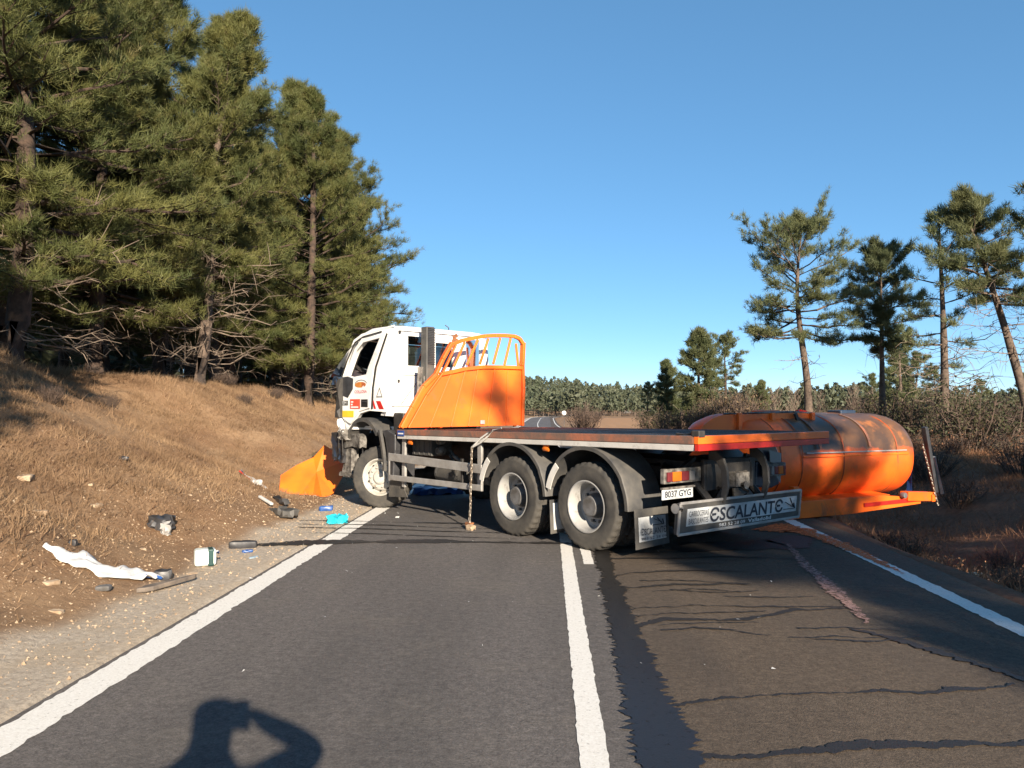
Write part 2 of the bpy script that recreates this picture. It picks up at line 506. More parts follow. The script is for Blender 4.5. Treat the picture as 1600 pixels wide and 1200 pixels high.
c = mix(nt, mathn(nt, 'MULTIPLY', at_(nt, 'green'), 0.7), c, mix(nt, fin, (0.12, 0.11, 0.05), (0.07, 0.06, 0.03)))
c = mix(nt, at_(nt, 'field'), c, mix(nt, fin, (0.40, 0.235, 0.125), (0.34, 0.19, 0.10)))
nt.links.new(c, bs.inputs['Base Color'])
bs.inputs['Roughness'].default_value = 0.95
bs.inputs['Specular IOR Level'].default_value = 0.15
bump(nt, bs, noise(nt, 16, 8, 0.8, 'Position'), 0.9, 0.03)
me.materials.append(m)
ground = link(bpy.data.objects.new('ground', me))
tag(ground, 'dry brown bank, verge and ditch on both sides of the road', 'ground', kind='structure')

# ------------------------------------------------------------------ road, markings
def ribbon(name, u0, u1, ya, yb, z, mat_, step=None, jit=0.0, seed=0, nu=1):
    rng = np.random.default_rng(seed)
    y = [ya]
    while y[-1] < yb:
        y.append(min(yb, y[-1] + (step if step else max(0.5, abs(y[-1]) * 0.05))))
    y = np.array(y); n = len(y)
    us = np.linspace(0, 1, nu + 1)
    ja = jit * rng.normal(size=n); jb = jit * rng.normal(size=n)
    P = []
    for s in us:
        u = (u0 + ja) * (1 - s) + (u1 + jb) * s
        P.append(np.stack([u + xr(y), y, zr(y) + z + 0 * y], -1))
    P = np.stack(P, 1).reshape(-1, 3)
    F = []
    w = nu + 1
    for i in range(n - 1):
        for k in range(nu):
            F.append((i * w + k, i * w + k + 1, (i + 1) * w + k + 1, (i + 1) * w + k))
    me = bpy.data.meshes.new(name); me.from_pydata(P.tolist(), [], F); me.materials.append(mat_); me.update()
    return link(bpy.data.objects.new(name, me))

m, nt, bs = new_mat('asphalt')
geo = N(nt, 'ShaderNodeNewGeometry')
sep = N(nt, 'ShaderNodeSeparateXYZ'); nt.links.new(geo.outputs['Position'], sep.inputs[0])
wobx = mathn(nt, 'ADD', sep.outputs['X'], mathn(nt, 'MULTIPLY', mathn(nt, 'SUBTRACT', noise(nt, 3.0, 4, coord='Position'), 0.5), 0.25))
lane = ramp(nt, mathn(nt, 'SUBTRACT', wobx, 0.05), [(0.46, 0.0), (0.54, 1.0)])
agg = ramp(nt, noise(nt, 85, 3, 0.7, 'Position'), [(0.34, 0.0), (0.60, 0.55), (0.72, 1.0)])
agg = mix(nt, 0.45, agg, ramp(nt, noise(nt, 38, 5, 0.8, 'Position'), [(0.36, 0.0), (0.64, 1.0)]))
left = mix(nt, agg, (0.062, 0.0565, 0.054), (0.228, 0.208, 0.196))
right = mix(nt, agg, (0.058, 0.051, 0.043), (0.220, 0.192, 0.158))
c = mix(nt, lane, left, right)
# wheel tracks and old patches
trk = N(nt, 'ShaderNodeMapping'); trk.inputs['Scale'].default_value = (1.0, 0.12, 1.0)
nt.links.new(geo.outputs['Position'], trk.inputs['Vector'])
tn = N(nt, 'ShaderNodeTexNoise'); tn.inputs['Scale'].default_value = 1.1; tn.inputs['Detail'].default_value = 4
nt.links.new(trk.outputs[0], tn.inputs['Vector'])
c = mix(nt, mathn(nt, 'MULTIPLY', ramp(nt, tn.outputs['Fac'], [(0.42, 0.0), (0.64, 1.0)]), 0.50), c, (0.078, 0.073, 0.070))
c = mix(nt, mathn(nt, 'MULTIPLY', ramp(nt, noise(nt, 0.9, 5, 0.7, 'Position'), [(0.50, 0.0), (0.70, 1.0)]), 0.35), c, (0.175, 0.155, 0.132))
c = mix(nt, 1.0, c, mix(nt, lane, (1, 1, 1), (0.84, 0.74, 0.66)), 'MULTIPLY')
crs = ramp(nt, noise(nt, 15, 5, 0.85, 'Position'), [(0.34, 0.0), (0.66, 1.0)])
c = mix(nt, 1.0, c, mix(nt, crs, (0.70, 0.70, 0.70), (1.28, 1.26, 1.24)), 'MULTIPLY')
c = mix(nt, ramp(nt, noise(nt, 260, 1, 0.5, 'Position'), [(0.74, 0.0), (0.78, 1.0)]), c, (0.32, 0.29, 0.25))
nt.links.new(c, bs.inputs['Base Color'])
bs.inputs['Roughness'].default_value = 0.85
bs.inputs['Specular IOR Level'].default_value = 0.25
bump(nt, bs, noise(nt, 70, 4, 0.8, 'Position'), 0.9, 0.010)
M['asphalt'] = m
road = ribbon('road', -2.93, 4.05, -40, 420, 0.0, M['asphalt'], jit=0.0, nu=6)
tag(road, 'grey two-lane asphalt road running straight ahead', 'road', kind='structure')

m, nt, bs = new_mat('road_paint')
wear = ramp(nt, noise(nt, 34, 6, 0.75, 'Position'), [(0.33, 1.0), (0.42, 0.0)])
wear2 = ramp(nt, noise(nt, 1.6, 3, 0.6, 'Position'), [(0.35, 1.0), (0.65, 0.45)])
c = mix(nt, ramp(nt, noise(nt, 60, 4, 0.7, 'Position'), [(0.35, 0.0), (0.7, 1.0)]), (0.66, 0.63, 0.57), (0.80, 0.78, 0.73))
c = mix(nt, mathn(nt, 'MULTIPLY', wear, wear2), c, (0.17, 0.15, 0.13))
nt.links.new(c, bs.inputs['Base Color']); bs.inputs['Roughness'].default_value = 0.75
bump(nt, bs, noise(nt, 110, 3, 0.7, 'Position'), 0.4, 0.006)
M['paint'] = m
MK = [('edge_line', -2.885, -2.645, -30, 400, 'worn white edge line along the left side of the road', 0.006),
      ('centre_line', 0.15, 0.29, -30, 400, 'solid white centre line running under the lorry', 0.003),
      ('edge_line', 3.50, 3.68, -30, 400, 'white edge line on the right, smeared with orange paint', 0.006)]
for k, (nm, a, b, ya, yb, lb, j) in enumerate(MK):
    o1 = ribbon(nm, a, b, ya, 26, 0.004, M['paint'], 0.05, j, 20 + k)
    tag(o1, lb, 'road marking', kind='structure')
    o2 = ribbon(nm, a, b, 26, yb, 0.006, M['paint'], None, 0.0, 30 + k)
    tag(o2, 'far stretch of the ' + lb, 'road marking', kind='structure')
for k, y0 in enumerate([8.55, 13.9 + 4, 32, 46, 60, 74]):
    o1 = ribbon('centre_dash', 0.385, 0.495, y0, y0 + 3.4, 0.0042, M['paint'], 0.06, 0.004, 50 + k)
    tag(o1, ['short white dash of the broken centre line beside the rear wheel', 'white centre dash behind the lorry chassis'][min(k, 1)], 'road marking', 'broken centre line dashes', kind='structure')

# ------------------------------------------------------------------ spills on the road (thin sheets, ragged edges)
def spill_mat(name, col, rough, coat=0.0, cover=0.3):
    m, nt, bs = new_mat(name)
    f = ramp(nt, noise(nt, 60, 5, 0.7, 'Position'), [(0.35, 0.0), (0.7, 1.0)])
    nt.links.new(mix(nt, f, col, tuple(min(1, x * 1.9) for x in col)), bs.inputs['Base Color'])
    tr = N(nt, 'ShaderNodeBsdfTransparent'); mx = N(nt, 'ShaderNodeMixShader')
    nt.links.new(ramp(nt, noise(nt, 24, 6, 0.8, 'Position'), [(cover - 0.05, 0.0), (cover + 0.05, 1.0)]), mx.inputs[0])
    nt.links.new(tr.outputs[0], mx.inputs[1]); nt.links.new(bs.outputs[0], mx.inputs[2])
    nt.links.new(mx.outputs[0], nt.nodes['Material Output'].inputs['Surface'])
    bs.inputs['Roughness'].default_value = rough
    bs.inputs['Coat Weight'].default_value = coat
    bs.inputs['Coat Roughness'].default_value = 0.2
    bump(nt, bs, noise(nt, 110, 3, 0.7, 'Position'), 0.5, 0.006)
    return m
M['wet'] = spill_mat('wet_asphalt', (0.010, 0.009, 0.0085), 0.42, 0.15, 0.36)
M['damp_road'] = spill_mat('damp_asphalt', (0.014, 0.012, 0.011), 0.6, 0.0, 0.33)
M['rust_smear'] = spill_mat('orange_paint_smear', (0.45, 0.10, 0.022), 0.8, 0.0, 0.44)
M['scrape'] = spill_mat('pinkish_scrape', (0.22, 0.13, 0.11), 0.85, 0.0, 0.47)

def smear(name, pts, wid, z, mat_, label, jit=0.02, step=0.03, seed=0, cat='spill', group=None, wander=0.0):
    rng = np.random.default_rng(seed)
    pts = np.array(pts, float); wid = np.array(wid, float)
    seg = np.r_[0, np.cumsum(np.hypot(*np.diff(pts, axis=0).T))]
    n = max(4, int(seg[-1] / step))
    s = np.linspace(0, seg[-1], n)
    px, py, w = np.interp(s, seg, pts[:, 0]), np.interp(s, seg, pts[:, 1]), np.interp(s, seg, wid)
    if wander:
        k = np.convolve(rng.normal(size=n + 24), np.ones(9) / 3, 'same')[12:12 + n]
        k2 = np.convolve(rng.normal(size=n + 60), np.ones(31) / 5.6, 'same')[30:30 + n]
        py = py + wander * (0.35 * k + k2)
        w = w * np.clip(1 + 0.5 * k2, 0.25, 2)
    tx, ty = np.gradient(px), np.gradient(py)
    ln = np.hypot(tx, ty) + 1e-9
    nxv, nyv = -ty / ln, tx / ln
    lo = np.interp(np.arange(n), np.arange(0, n + 12, 12), rng.normal(size=len(np.arange(0, n + 12, 12))) * .13)
    w = w * np.clip(1 + lo, .3, 2)
    ja = w / 2 * (1 + jit * 10 * rng.normal(size=n) * 0.35) + jit * rng.normal(size=n) * 0.5
    jb = w / 2 * (1 + jit * 10 * rng.normal(size=n) * 0.35) + jit * rng.normal(size=n) * 0.5
    ja, jb = np.clip(ja, 0.002, None), np.clip(jb, 0.002, None)
    A = np.stack([px + nxv * ja, py + nyv * ja, np.full(n, z)], -1)
    B = np.stack([px - nxv * jb, py - nyv * jb, np.full(n, z)], -1)
    V = np.empty((2 * n, 3)); V[0::2] = A; V[1::2] = B
    F = [(2 * i, 2 * i + 1, 2 * i + 3, 2 * i + 2) for i in range(n - 1)]
    me = bpy.data.meshes.new(name); me.from_pydata(V.tolist(), [], F); me.materials.append(mat_); me.update()
    o = link(bpy.data.objects.new(name, me))
    return tag(o, label, cat, group)

smear('oil_spill', [(0.58, 1.5), (0.58, 3.8), (0.575, 5.5), (0.59, 7.0), (0.61, 8.6), (0.64, 9.6)], [0.36, 0.32, 0.25, 0.20, 0.18, 0.16], 0.008, M['wet'],
      'long black wet oil strip right of the centre line', 0.032, 0.022, 1)
RIV = [([(0.72, 3.85), (1.4, 4.0), (2.2, 4.12), (3.3, 4.05)], 0.045, 'lowest dark rivulet across the right lane at the bottom edge'),
       ([(0.72, 4.55), (1.0, 4.72), (1.6, 4.85), (2.3, 4.83), (2.85, 5.0)], 0.050, 'jagged dark rivulet crossing the whole right lane'),
       ([(0.66, 6.10), (0.95, 6.35), (1.6, 6.40), (2.1, 6.75), (2.6, 6.78)], 0.040, 'thickest of the dark rivulets left of the tree shadow'),
       ([(0.64, 6.45), (1.1, 6.60), (1.8, 6.62)], 0.030, 'thin dark rivulet just beyond the thickest one'),
       ([(0.64, 6.72), (1.3, 6.85), (2.0, 6.80), (2.6, 6.85)], 0.030, 'wavy dark rivulet reaching the tree shadow'),
       ([(0.64, 7.45), (1.2, 7.58), (1.9, 7.62)], 0.040, 'double dark rivulet in the middle of the right lane'),
       ([(0.64, 7.95), (0.85, 8.15), (1.5, 8.25), (2.1, 8.3)], 0.040, 'dark rivulet with a blot beside the oil strip'),
       ([(0.66, 8.85), (1.2, 8.9), (2.0, 9.05), (2.9, 9.0)], 0.045, 'long dark rivulet below the rear mudflap'),
       ([(0.70, 9.25), (1.5, 9.35), (2.6, 9.5)], 0.06, 'dark rivulet nearest the rear bumper')]
for k, (p, w, lb) in enumerate(RIV):
    w *= 1.3
    smear('oil_rivulet', p, [w * 0.7] + [w] * (len(p) - 2) + [w * 0.5], 0.0062 + 0.0002 * k, M['damp_road'], lb, 0.012, 0.025, 60 + k, 'spill', 'dark rivulets across the right lane', wander=0.03)
smear('oil_spill', [(3.0, 5.0), (2.75, 5.5), (2.5, 5.95), (2.3, 6.15)], [0.06, 0.10, 0.07, 0.03], 0.0085, M['damp_road'], 'blotchy dark stain near the right edge of the picture', 0.03, 0.03, 3)
smear('oil_spill', [(0.9, 9.62), (1.8, 9.7), (2.9, 9.9), (3.3, 10.5)], [0.25, 0.5, 0.6, 0.35], 0.0055, M['damp_road'], 'broad dark puddle under the rear bumper', 0.03, 0.03, 4)
smear('oil_spill', [(-3.6, 9.5), (-2.9, 9.75), (-1.5, 9.9), (-0.2, 9.85), (0.5, 9.8)], [0.10, 0.24, 0.22, 0.18, 0.1], 0.0075, M['damp_road'], 'dark streak crossing the left lane in front of the wheels', 0.02, 0.03, 5, wander=0.015)
for k, yy in enumerate((10.25, 10.65, 11.0, 11.35)):
    smear('oil_rivulet', [(-3.4 - 0.1 * k, yy + 0.25), (-2.4, yy + 0.2), (-1.3, yy), (-0.4, yy - 0.1)], [0.02, 0.05, 0.04, 0.02], 0.0085 + 0.0003 * k, M['damp_road'],
          'thin dark rivulet on the left lane beside the hanging chain', 0.012, 0.03, 80 + k, 'spill', 'thin rivulets on the left lane', wander=0.02)
rgk = random.Random(21)
for k in range(11):
    y0 = 5.2 + 4.3 * rgk.random(); x0 = rgk.uniform(0.8, 2.2)
    smear('oil_rivulet', [(x0, y0), (x0 + .35, y0 + rgk.uniform(-.08, .1)), (x0 + .8, y0 + rgk.uniform(-.1, .14))], [.01, .022, .008], 0.0092 + .0002 * k, M['damp_road'],
          'hair-thin dark trickle in the right lane', 0.010, 0.02, 120 + k, 'spill', 'hair-thin trickles in the right lane', wander=.025)
smear('paint_smear', [(3.05, 11.3), (3.4, 11.0), (3.55, 10.4), (3.6, 9.4), (3.6, 8.2)], [0.75, 0.5, 0.24, 0.14, 0.03], 0.0105, M['rust_smear'], 'orange paint smear on the asphalt beside the tank', 0.04, 0.03, 6)
smear('scrape_mark', [(2.95, 9.9), (2.75, 8.6), (2.62, 7.3), (2.5, 6.3)], [0.05, 0.12, 0.15, 0.05], 0.0095, M['scrape'], 'pinkish scrape mark running along the right lane', 0.03, 0.03, 7, 'scrape')

# ------------------------------------------------------------------ dry grass, litter, pebbles (countless: stuff)
def blades(n, xr_, yr_, dens, hmin, hmax, w, lean, seed, name, mat_, label, cat, kind='stuff'):
    rng = np.random.default_rng(seed)
    x = rng.uniform(*xr_, n); y = rng.uniform(*yr_, n)
    keep = rng.random(n) < dens(x, y)
    x, y = x[keep], y[keep]; n = len(x)
    z = gz(x, y)
    h = rng.uniform(hmin, hmax, n)
    d = rng.normal(size=(n, 3)) * lean; d[:, 2] = 1; d /= np.linalg.norm(d, axis=1)[:, None]
    a = rng.uniform(0, 2 * np.pi, n)
    s = np.stack([np.cos(a), np.sin(a), 0 * a], -1) * (w * rng.uniform(0.6, 1.4, n))[:, None]
    b = np.stack([x, y, z - 0.01], -1)
    V = np.stack([b - s, b + s, b + d * h[:, None]], 1)
    o = link(bpy.data.objects.new(name, tri_mesh(name, V, mat_)))
    return tag(o, label, cat, kind=kind)
def bank_d(x, y):
    t = -3.9 - x
    return np.clip(t / 2.0, 0, 1) * np.clip((vnoise(x, y, 0.8, 11) * .6 + vnoise(x, y, 2.6, 16) * .5 - 0.30) * 2.2, 0.04, 1)
blades(300000, (-12, -3.9), (5.0, 30), lambda x, y: bank_d(x, y) * np.clip(1.25 - y / 40, .3, 1), 0.04, 0.16, 0.0055, 1.6, 101, 'dry_grass', M['straw'], 'short dry straw-coloured grass covering the left bank', 'grass')
blades(120000, (-12, -4.3), (5.0, 28), lambda x, y: bank_d(x, y) * np.clip((vnoise(x, y, 1.4, 12) - 0.3) * 2.2, 0, 1), 0.04, 0.13, 0.008, 2.6, 102, 'needle_litter', M['litter'], 'dark pine needle litter lying on the left bank', 'litter')
blades(70000, (-12.5, -7.2), (8, 40), lambda x, y: sst(-7.0, -9.0, x) * np.clip((vnoise(x, y, 0.9, 13) - 0.35) * 2.2, 0.0, 1), 0.10, 0.30, 0.005, 0.6, 103, 'tall_grass', M['straw'], 'taller dry grass standing along the crest of the left bank', 'grass')
blades(95000, (4.3, 13), (6.0, 26), lambda x, y: sst(4.2, 4.7, x) * np.clip((vnoise(x, y, 0.9, 14) - 0.2) * 1.8, 0.03, 1), 0.06, 0.30, 0.006, 1.0, 104, 'ditch_grass', M['ditch_straw'], 'brown dead grass in the shaded ditch on the right', 'grass')
blades(22000, (8.5, 24), (20, 48), lambda x, y: np.clip((vnoise(x, y, 1.2, 15) - 0.25) * 1.8, 0.05, 1), 0.08, 0.25, 0.010, 0.8, 105, 'meadow_grass', M['green_leaf'], 'olive grass beneath the pines on the right', 'grass')
def tussocks(n, seed):
    rng = np.random.default_rng(seed)
    x = rng.uniform(-11, -4.6, n); y = rng.uniform(5.5, 30, n)
    k = rng.random(n) < bank_d(x, y) * 1.2; x, y = x[k], y[k]; n = len(x); B = 22
    r = rng.uniform(.03, .10, n)
    X = x[:, None] + rng.normal(size=(n, B)) * r[:, None]; Y = y[:, None] + rng.normal(size=(n, B)) * r[:, None]
    h = (rng.uniform(.06, .20, n)[:, None] * rng.uniform(.5, 1.1, (n, B)))
    d = np.stack([(X - x[:, None]) * 8 + rng.normal(size=(n, B)) * .35, (Y - y[:, None]) * 8 + rng.normal(size=(n, B)) * .35, np.ones((n, B))], -1); d /= np.linalg.norm(d, axis=2, keepdims=True)
    b = np.stack([X, Y, gz(X, Y) - .01], -1); a = rng.uniform(0, 6.28, (n, B))
    s = np.stack([np.cos(a), np.sin(a), 0 * a], -1) * .004
    o = link(bpy.data.objects.new('grass_tussocks', tri_mesh('grass_tussocks', np.stack([b - s, b + s, b + d * h[..., None]], 2), M['straw'])))
    tag(o, 'small dry grass tussocks dotted over the left bank', 'grass', kind='stuff')
tussocks(9000, 31)
def pebbles(n, seed):
    rng = np.random.default_rng(seed)
    x = np.r_[rng.uniform(-3.85, -2.98, n // 3), rng.normal(-4.6, 0.8, n - n // 3)]
    y = rng.uniform(3, 16, n)
    k = (x < -2.98) & (x > -8); x, y = x[k], y[k]; n = len(x)
    s = 0.003 + 0.013 * rng.random(n) ** 5 + np.where(x < -3.9, 0.003, 0)
    oct_ = np.array([(1, 0, 0), (0, 1, 0), (-1, 0, 0), (0, -1, 0), (0, 0, .8), (0, 0, -.8)], float)
    fc = [(0, 1, 4), (1, 2, 4), (2, 3, 4), (3, 0, 4), (1, 0, 5), (2, 1, 5), (3, 2, 5), (0, 3, 5)]
    V = oct_[None] * (s[:, None] * rng.uniform(.6, 1.3, (n, 3)))[:, None] + rng.normal(size=(n, 6, 3)) * (s * .18)[:, None, None]
    V += np.stack([x, y, gz(x, y) + s * 0.3], -1)[:, None]
    o = link(bpy.data.objects.new('pebbles', tri_mesh('pebbles', V[:, fc].reshape(-1, 3), M['rock'])))
    tag(o, 'pale pebbles scattered over the gravel shoulder and bank foot', 'pebbles', kind='stuff')
pebbles(9000, 5)
# ------------------------------------------------------------------ trees
def needles(C, D, K, L, W, rng, spread=0.75):
    n = len(C)
    d = D[:, None, :] + spread * rng.normal(size=(n, K, 3))
    d /= np.linalg.norm(d, axis=2, keepdims=True) + 1e-9
    l = L * rng.uniform(0.65, 1.15, (n, K, 1))
    s = np.cross(d, rng.normal(size=(n, K, 3))); s /= np.linalg.norm(s, axis=2, keepdims=True) + 1e-9
    b = C[:, None, :] + rng.normal(size=(n, K, 3)) * 0.035
    s *= W / 2
    return np.stack([b - s, b + s, b + d * l], 2).reshape(-1, 3)

def pine(seed, H, c0, RAD, shape, nbr, nsub, ntuft, K, L, W, tr, bend=(), dead=12, dead0=0.05, gap=0.0, foliage='needle', bark='bark_light', lean=(0, 0), dead_len=1.5):
    """returns (trunk mesh, crown mesh, dead branch mesh or None)"""
    rng = np.random.default_rng(seed)
    def tp(t):
        x, y = lean[0] * t, lean[1] * t
        for (amp_x, amp_y, fr, ph) in bend:
            x += amp_x * (math.sin(fr * t + ph) - math.sin(ph)); y += amp_y * (math.sin(fr * t + ph) - math.sin(ph))
        return Vector((x, y, t * H))
    T = MB()
    ts = np.linspace(0, 1, 14)
    T.tube([tp(t) - Vector((0, 0, 0.25 if t == 0 else 0)) for t in ts], [tr * ((1 - t) ** 0.75 + 0.03) * (1.25 if t == 0 else 1) * (1 + 0.06 * rng.normal()) for t in ts], 9)
    C, D = [], []
    def prof(q):
        if shape == 'cone': return (0.35 + 0.65 * min(1, (q + 0.08) / 0.28)) * (1 - q) ** 0.62 * 1.05 + 0.05
        if shape == 'umbrella': return max(0.12, math.sqrt(max(0, 1 - (1.75 * q - 0.72) ** 2)))
        if shape == 'round': return max(0.15, math.sqrt(max(0, 1 - (1.9 * q - 0.95) ** 2)))
        return 0.75 + 0.25 * math.sin(3 * q) if q < 0.75 else 1.0 * (1 - q) / 0.25 + 0.12      # column
    az = rng.uniform(0, 6.28)
    for i in range(nbr):
        q = (i + rng.random()) / nbr
        if rng.random() < gap * (1 - q): continue
        t = c0 + (1 - c0) * q * 0.985
        az += 2.4 + rng.normal() * 0.5
        ln = RAD * prof(q) * rng.uniform(0.55, 1.12)
        pit = R(-12 + 72 * q ** 1.3 + rng.normal() * 10)
        o = tp(t)
        hd = Vector((math.cos(az), math.sin(az), 0))
        pts = []
        for s in (0, 0.25, 0.5, 0.75, 1.0):
            p2 = pit + R(24) * s * s
            pts.append(o + hd * (ln * s * math.cos(pit)) + Vector((0, 0, ln * (s * math.sin(pit) + 0.16 * s * s * (1 - q)))) + Vector(rng.normal(size=3)) * ln * 0.035 * s)
        br = max(0.012, tr * 0.30 * (1 - 0.75 * q) * min(1.2, ln / max(RAD, .1) + 0.3))
        T.tube(pts, [br, br * .8, br * .6, br * .42, br * .2], 5, cap=False)
        for j in range(nsub):
            s = 0.30 + 0.70 * (j + rng.random()) / nsub
            k = min(3, int(s * 4)); f = s * 4 - k
            a = pts[k].lerp(pts[k + 1], min(1, f))
            dd = (pts[k + 1] - pts[k]).normalized()
            side = dd.cross(Vector((0, 0, 1)))
            side = side.normalized() if side.length > 1e-3 else Vector((1, 0, 0))
            sg = 1 if j % 2 else -1
            sd = (dd * rng.uniform(.45, .9) + side * sg * rng.uniform(.3, 1.0) + Vector((0, 0, rng.uniform(-0.05, 0.65)))).normalized()
            sl = (0.22 + 0.38 * (1 - 0.6 * s)) * max(0.35, ln * 0.55) * rng.uniform(.7, 1.3)
            b = a + sd * sl
            T.tube([a, b], [br * .35, br * .12], 3, cap=False)
            for h in range(ntuft):
                w = 0.25 + 0.8 * (h + rng.random()) / ntuft
                C.append(a + sd * (sl * w) + Vector(rng.normal(size=3)) * 0.06); D.append(sd * 0.75 + Vector((0, 0, 0.55)))
        for h in range(ntuft):
            C.append(pts[4].lerp(pts[3], 0.5 * rng.random())); D.append((pts[4] - pts[3]).normalized() * 0.8 + Vector((0, 0, 0.5)))
    for h in range(10):
        C.append(tp(1 - 0.012 * h) + Vector(rng.normal(size=3)) * 0.06); D.append(Vector((0, 0, 1.0)))
    C = np.array([tuple(p) for p in C]); D = np.array([tuple(p) for p in D])
    crown = tri_mesh('crown', needles(C, D, K, L, W, rng), M[foliage])
    tm = T.mesh('trunk', M[bark], 60)
    dm = None
    if dead:
        X = MB()
        for i in range(dead):
            t = dead0 + (max(c0, dead0 + .05) + 0.12 - dead0) * rng.random()
            a = rng.uniform(0, 6.28); ln = dead_len * rng.uniform(.4, 1.1)
            o = tp(t); hd = Vector((math.cos(a), math.sin(a), 0))
            drop = rng.uniform(-0.55, 0.05)
            pts = [o]
            for s in (0.3, 0.6, 0.85, 1.0):
                pts.append(o + hd * ln * s + Vector((0, 0, ln * (drop * s + 0.28 * s * s))) + Vector(rng.normal(size=3)) * 0.06)
            r0 = rng.uniform(.010, .020)
            X.tube(pts, [r0, r0 * .8, r0 * .6, r0 * .45, r0 * .25], 4, cap=False)
            for _ in range(4):
                k = rng.integers(1, 4); b = pts[k]
                d2 = (hd + Vector(rng.normal(size=3)) * .8).normalized() * ln * rng.uniform(.2, .5)
                X.tube([b, b + d2 * .55 + Vector((0, 0, .03)), b + d2 + Vector((0, 0, rng.normal() * .1))], [r0 * .5, r0 * .4, r0 * .2], 3, cap=False)
        dm = X.mesh('dead_branches', M['twig'])
    return tm, crown, dm

def plant_tree(meshes, name, loc, rz, sc, label, cat='tree', group=None, sz=None):
    root = empty(name, loc, rz)
    root.scale = (sc, sc, sz or sc)
    tag(root, label, cat, group)
    for nm, me in zip(('trunk', 'crown', 'dead_branch'), meshes):
        if me is not None:
            ob = link(bpy.data.objects.new(nm, me), root)
            if nm == 'dead_branch': ob['kind'] = 'stuff'
    return root
def gzf(x, y): return float(gz(x, y))

# forest pines on the left bank
V1 = pine(1, 10.0, 0.14, 2.9, 'cone', 112, 9, 6, 22, 0.20, 0.0105, 0.19, [(0.12, 0.1, 5, 0)], dead=34, dead_len=2.0, bark='bark_dark')
V2 = pine(2, 9.4, 0.26, 2.2, 'cone', 96, 9, 6, 18, 0.21, 0.0125, 0.17, [(0.10, 0.15, 6, 1)], dead=70, dead_len=1.9, lean=(1.15, 0))
V3 = pine(3, 11.0, 0.14, 3.0, 'cone', 116, 9, 6, 18, 0.22, 0.014, 0.20, [(0.15, 0.1, 4, 2)], dead=24, bark='bark_dark')
V4 = pine(4, 11.5, 0.34, 2.6, 'cone', 72, 8, 5, 14, 0.24, 0.018, 0.20, [(0.2, 0.1, 3, 0)], dead=40, dead0=0.08, bark='bark_dark', dead_len=1.6)
LT = [(V1, -9.8, 14.0, 0.3, 1.06, 'tall pine nearest the camera at the left edge, its trunk in shade'),
      (V3, -10.4, 17.6, 1.9, 0.92, 'dense pine second in the row from the left edge'),
      (V2, -9.15, 20.2, 0.0, 1.02, 'pine with a pale leaning trunk and bare dead branches at the bank crest'),
      (V1, -10.3, 24.0, 2.7, 0.98, 'bushy pine just right of the pale leaning trunk'),
      (V3, -8.30, 27.0, 4.1, 1.0, 'tall pine left of the lorry cab with a rounded top'),
      (V1, -8.45, 32.0, 5.0, 1.12, 'pine above the lorry cab, its crown overhanging to the right'),
      (V3, -9.7, 37.5, 0.8, 0.95, 'farthest pine of the roadside row, behind the lorry cab'),
      (V1, -10.9, 21.6, 1.2, 1.18, 'tall dense pine standing behind the pale leaning trunk'),
      (V3, -9.9, 29.4, 2.2, 1.08, 'broad pine filling the gap left of the lorry cab'),
      (V3, -12.2, 13.6, 4.4, 1.18, 'big pine filling the top left corner behind the nearest one'),
      (V1, -11.9, 16.6, 0.1, 1.22, 'very tall pine rising out of the picture second row left'),
      (V3, -10.6, 25.8, 5.5, 1.12, 'full-crowned pine in the second row above the bank crest'),
      (V1, -9.3, 34.6, 3.6, 1.02, 'pine at the right end of the wood, its boughs over the cab roof'),
      (V2, -11.2, 44.0, 2.0, 1.0, 'small looking pine at the far end of the roadside row')]
for vm, x, y, rz, sc, lb in LT:
    plant_tree(vm, 'pine_tree', (x, y, gzf(x, y) - 0.05), rz, sc, lb, 'pine tree', 'pines along the crest of the left bank')
plant_tree(V1, 'pine_tree', (-9.4, 6.2, gzf(-9.4, 6.2)), 1.0, 0.95, 'pine beyond the left edge whose shadow falls on the bank', 'pine tree', 'pines along the crest of the left bank')
plant_tree(V3, 'pine_tree', (-11.6, 9.6, gzf(-11.6, 9.6)), 3.0, 0.95, 'pine at the far left edge with hanging boughs', 'pine tree', 'pines along the crest of the left bank')
rngf = random.Random(4)
spots = []
tries = 0
while len(spots) < 64 and tries < 4000:
    tries += 1
    y = rngf.uniform(10, 78); x = -10.9 - rngf.random() ** 1.3 * 24
    if x + 2.7 > -0.19 * y or x / y < -0.98 or all((x - a) ** 2 + (y - b) ** 2 < 1 for a, b in spots) and spots: continue
    if any((x - a) ** 2 + (y - b) ** 2 < 2.3 ** 2 for a, b in spots): continue
    if any((x - t[1]) ** 2 + (y - t[2]) ** 2 < 1.5 ** 2 for t in LT): continue
    spots.append((x, y))
for x, y in spots:
    vm = V4 if rngf.random() < 0.72 else V3
    plant_tree(vm, 'pine_tree', (x, y, gzf(x, y) - 0.1), rngf.uniform(0, 6.28), rngf.uniform(0.8, 1.08), 'dark pine trunk standing in the shaded wood behind the left bank', 'pine tree', 'pines inside the shaded left wood')

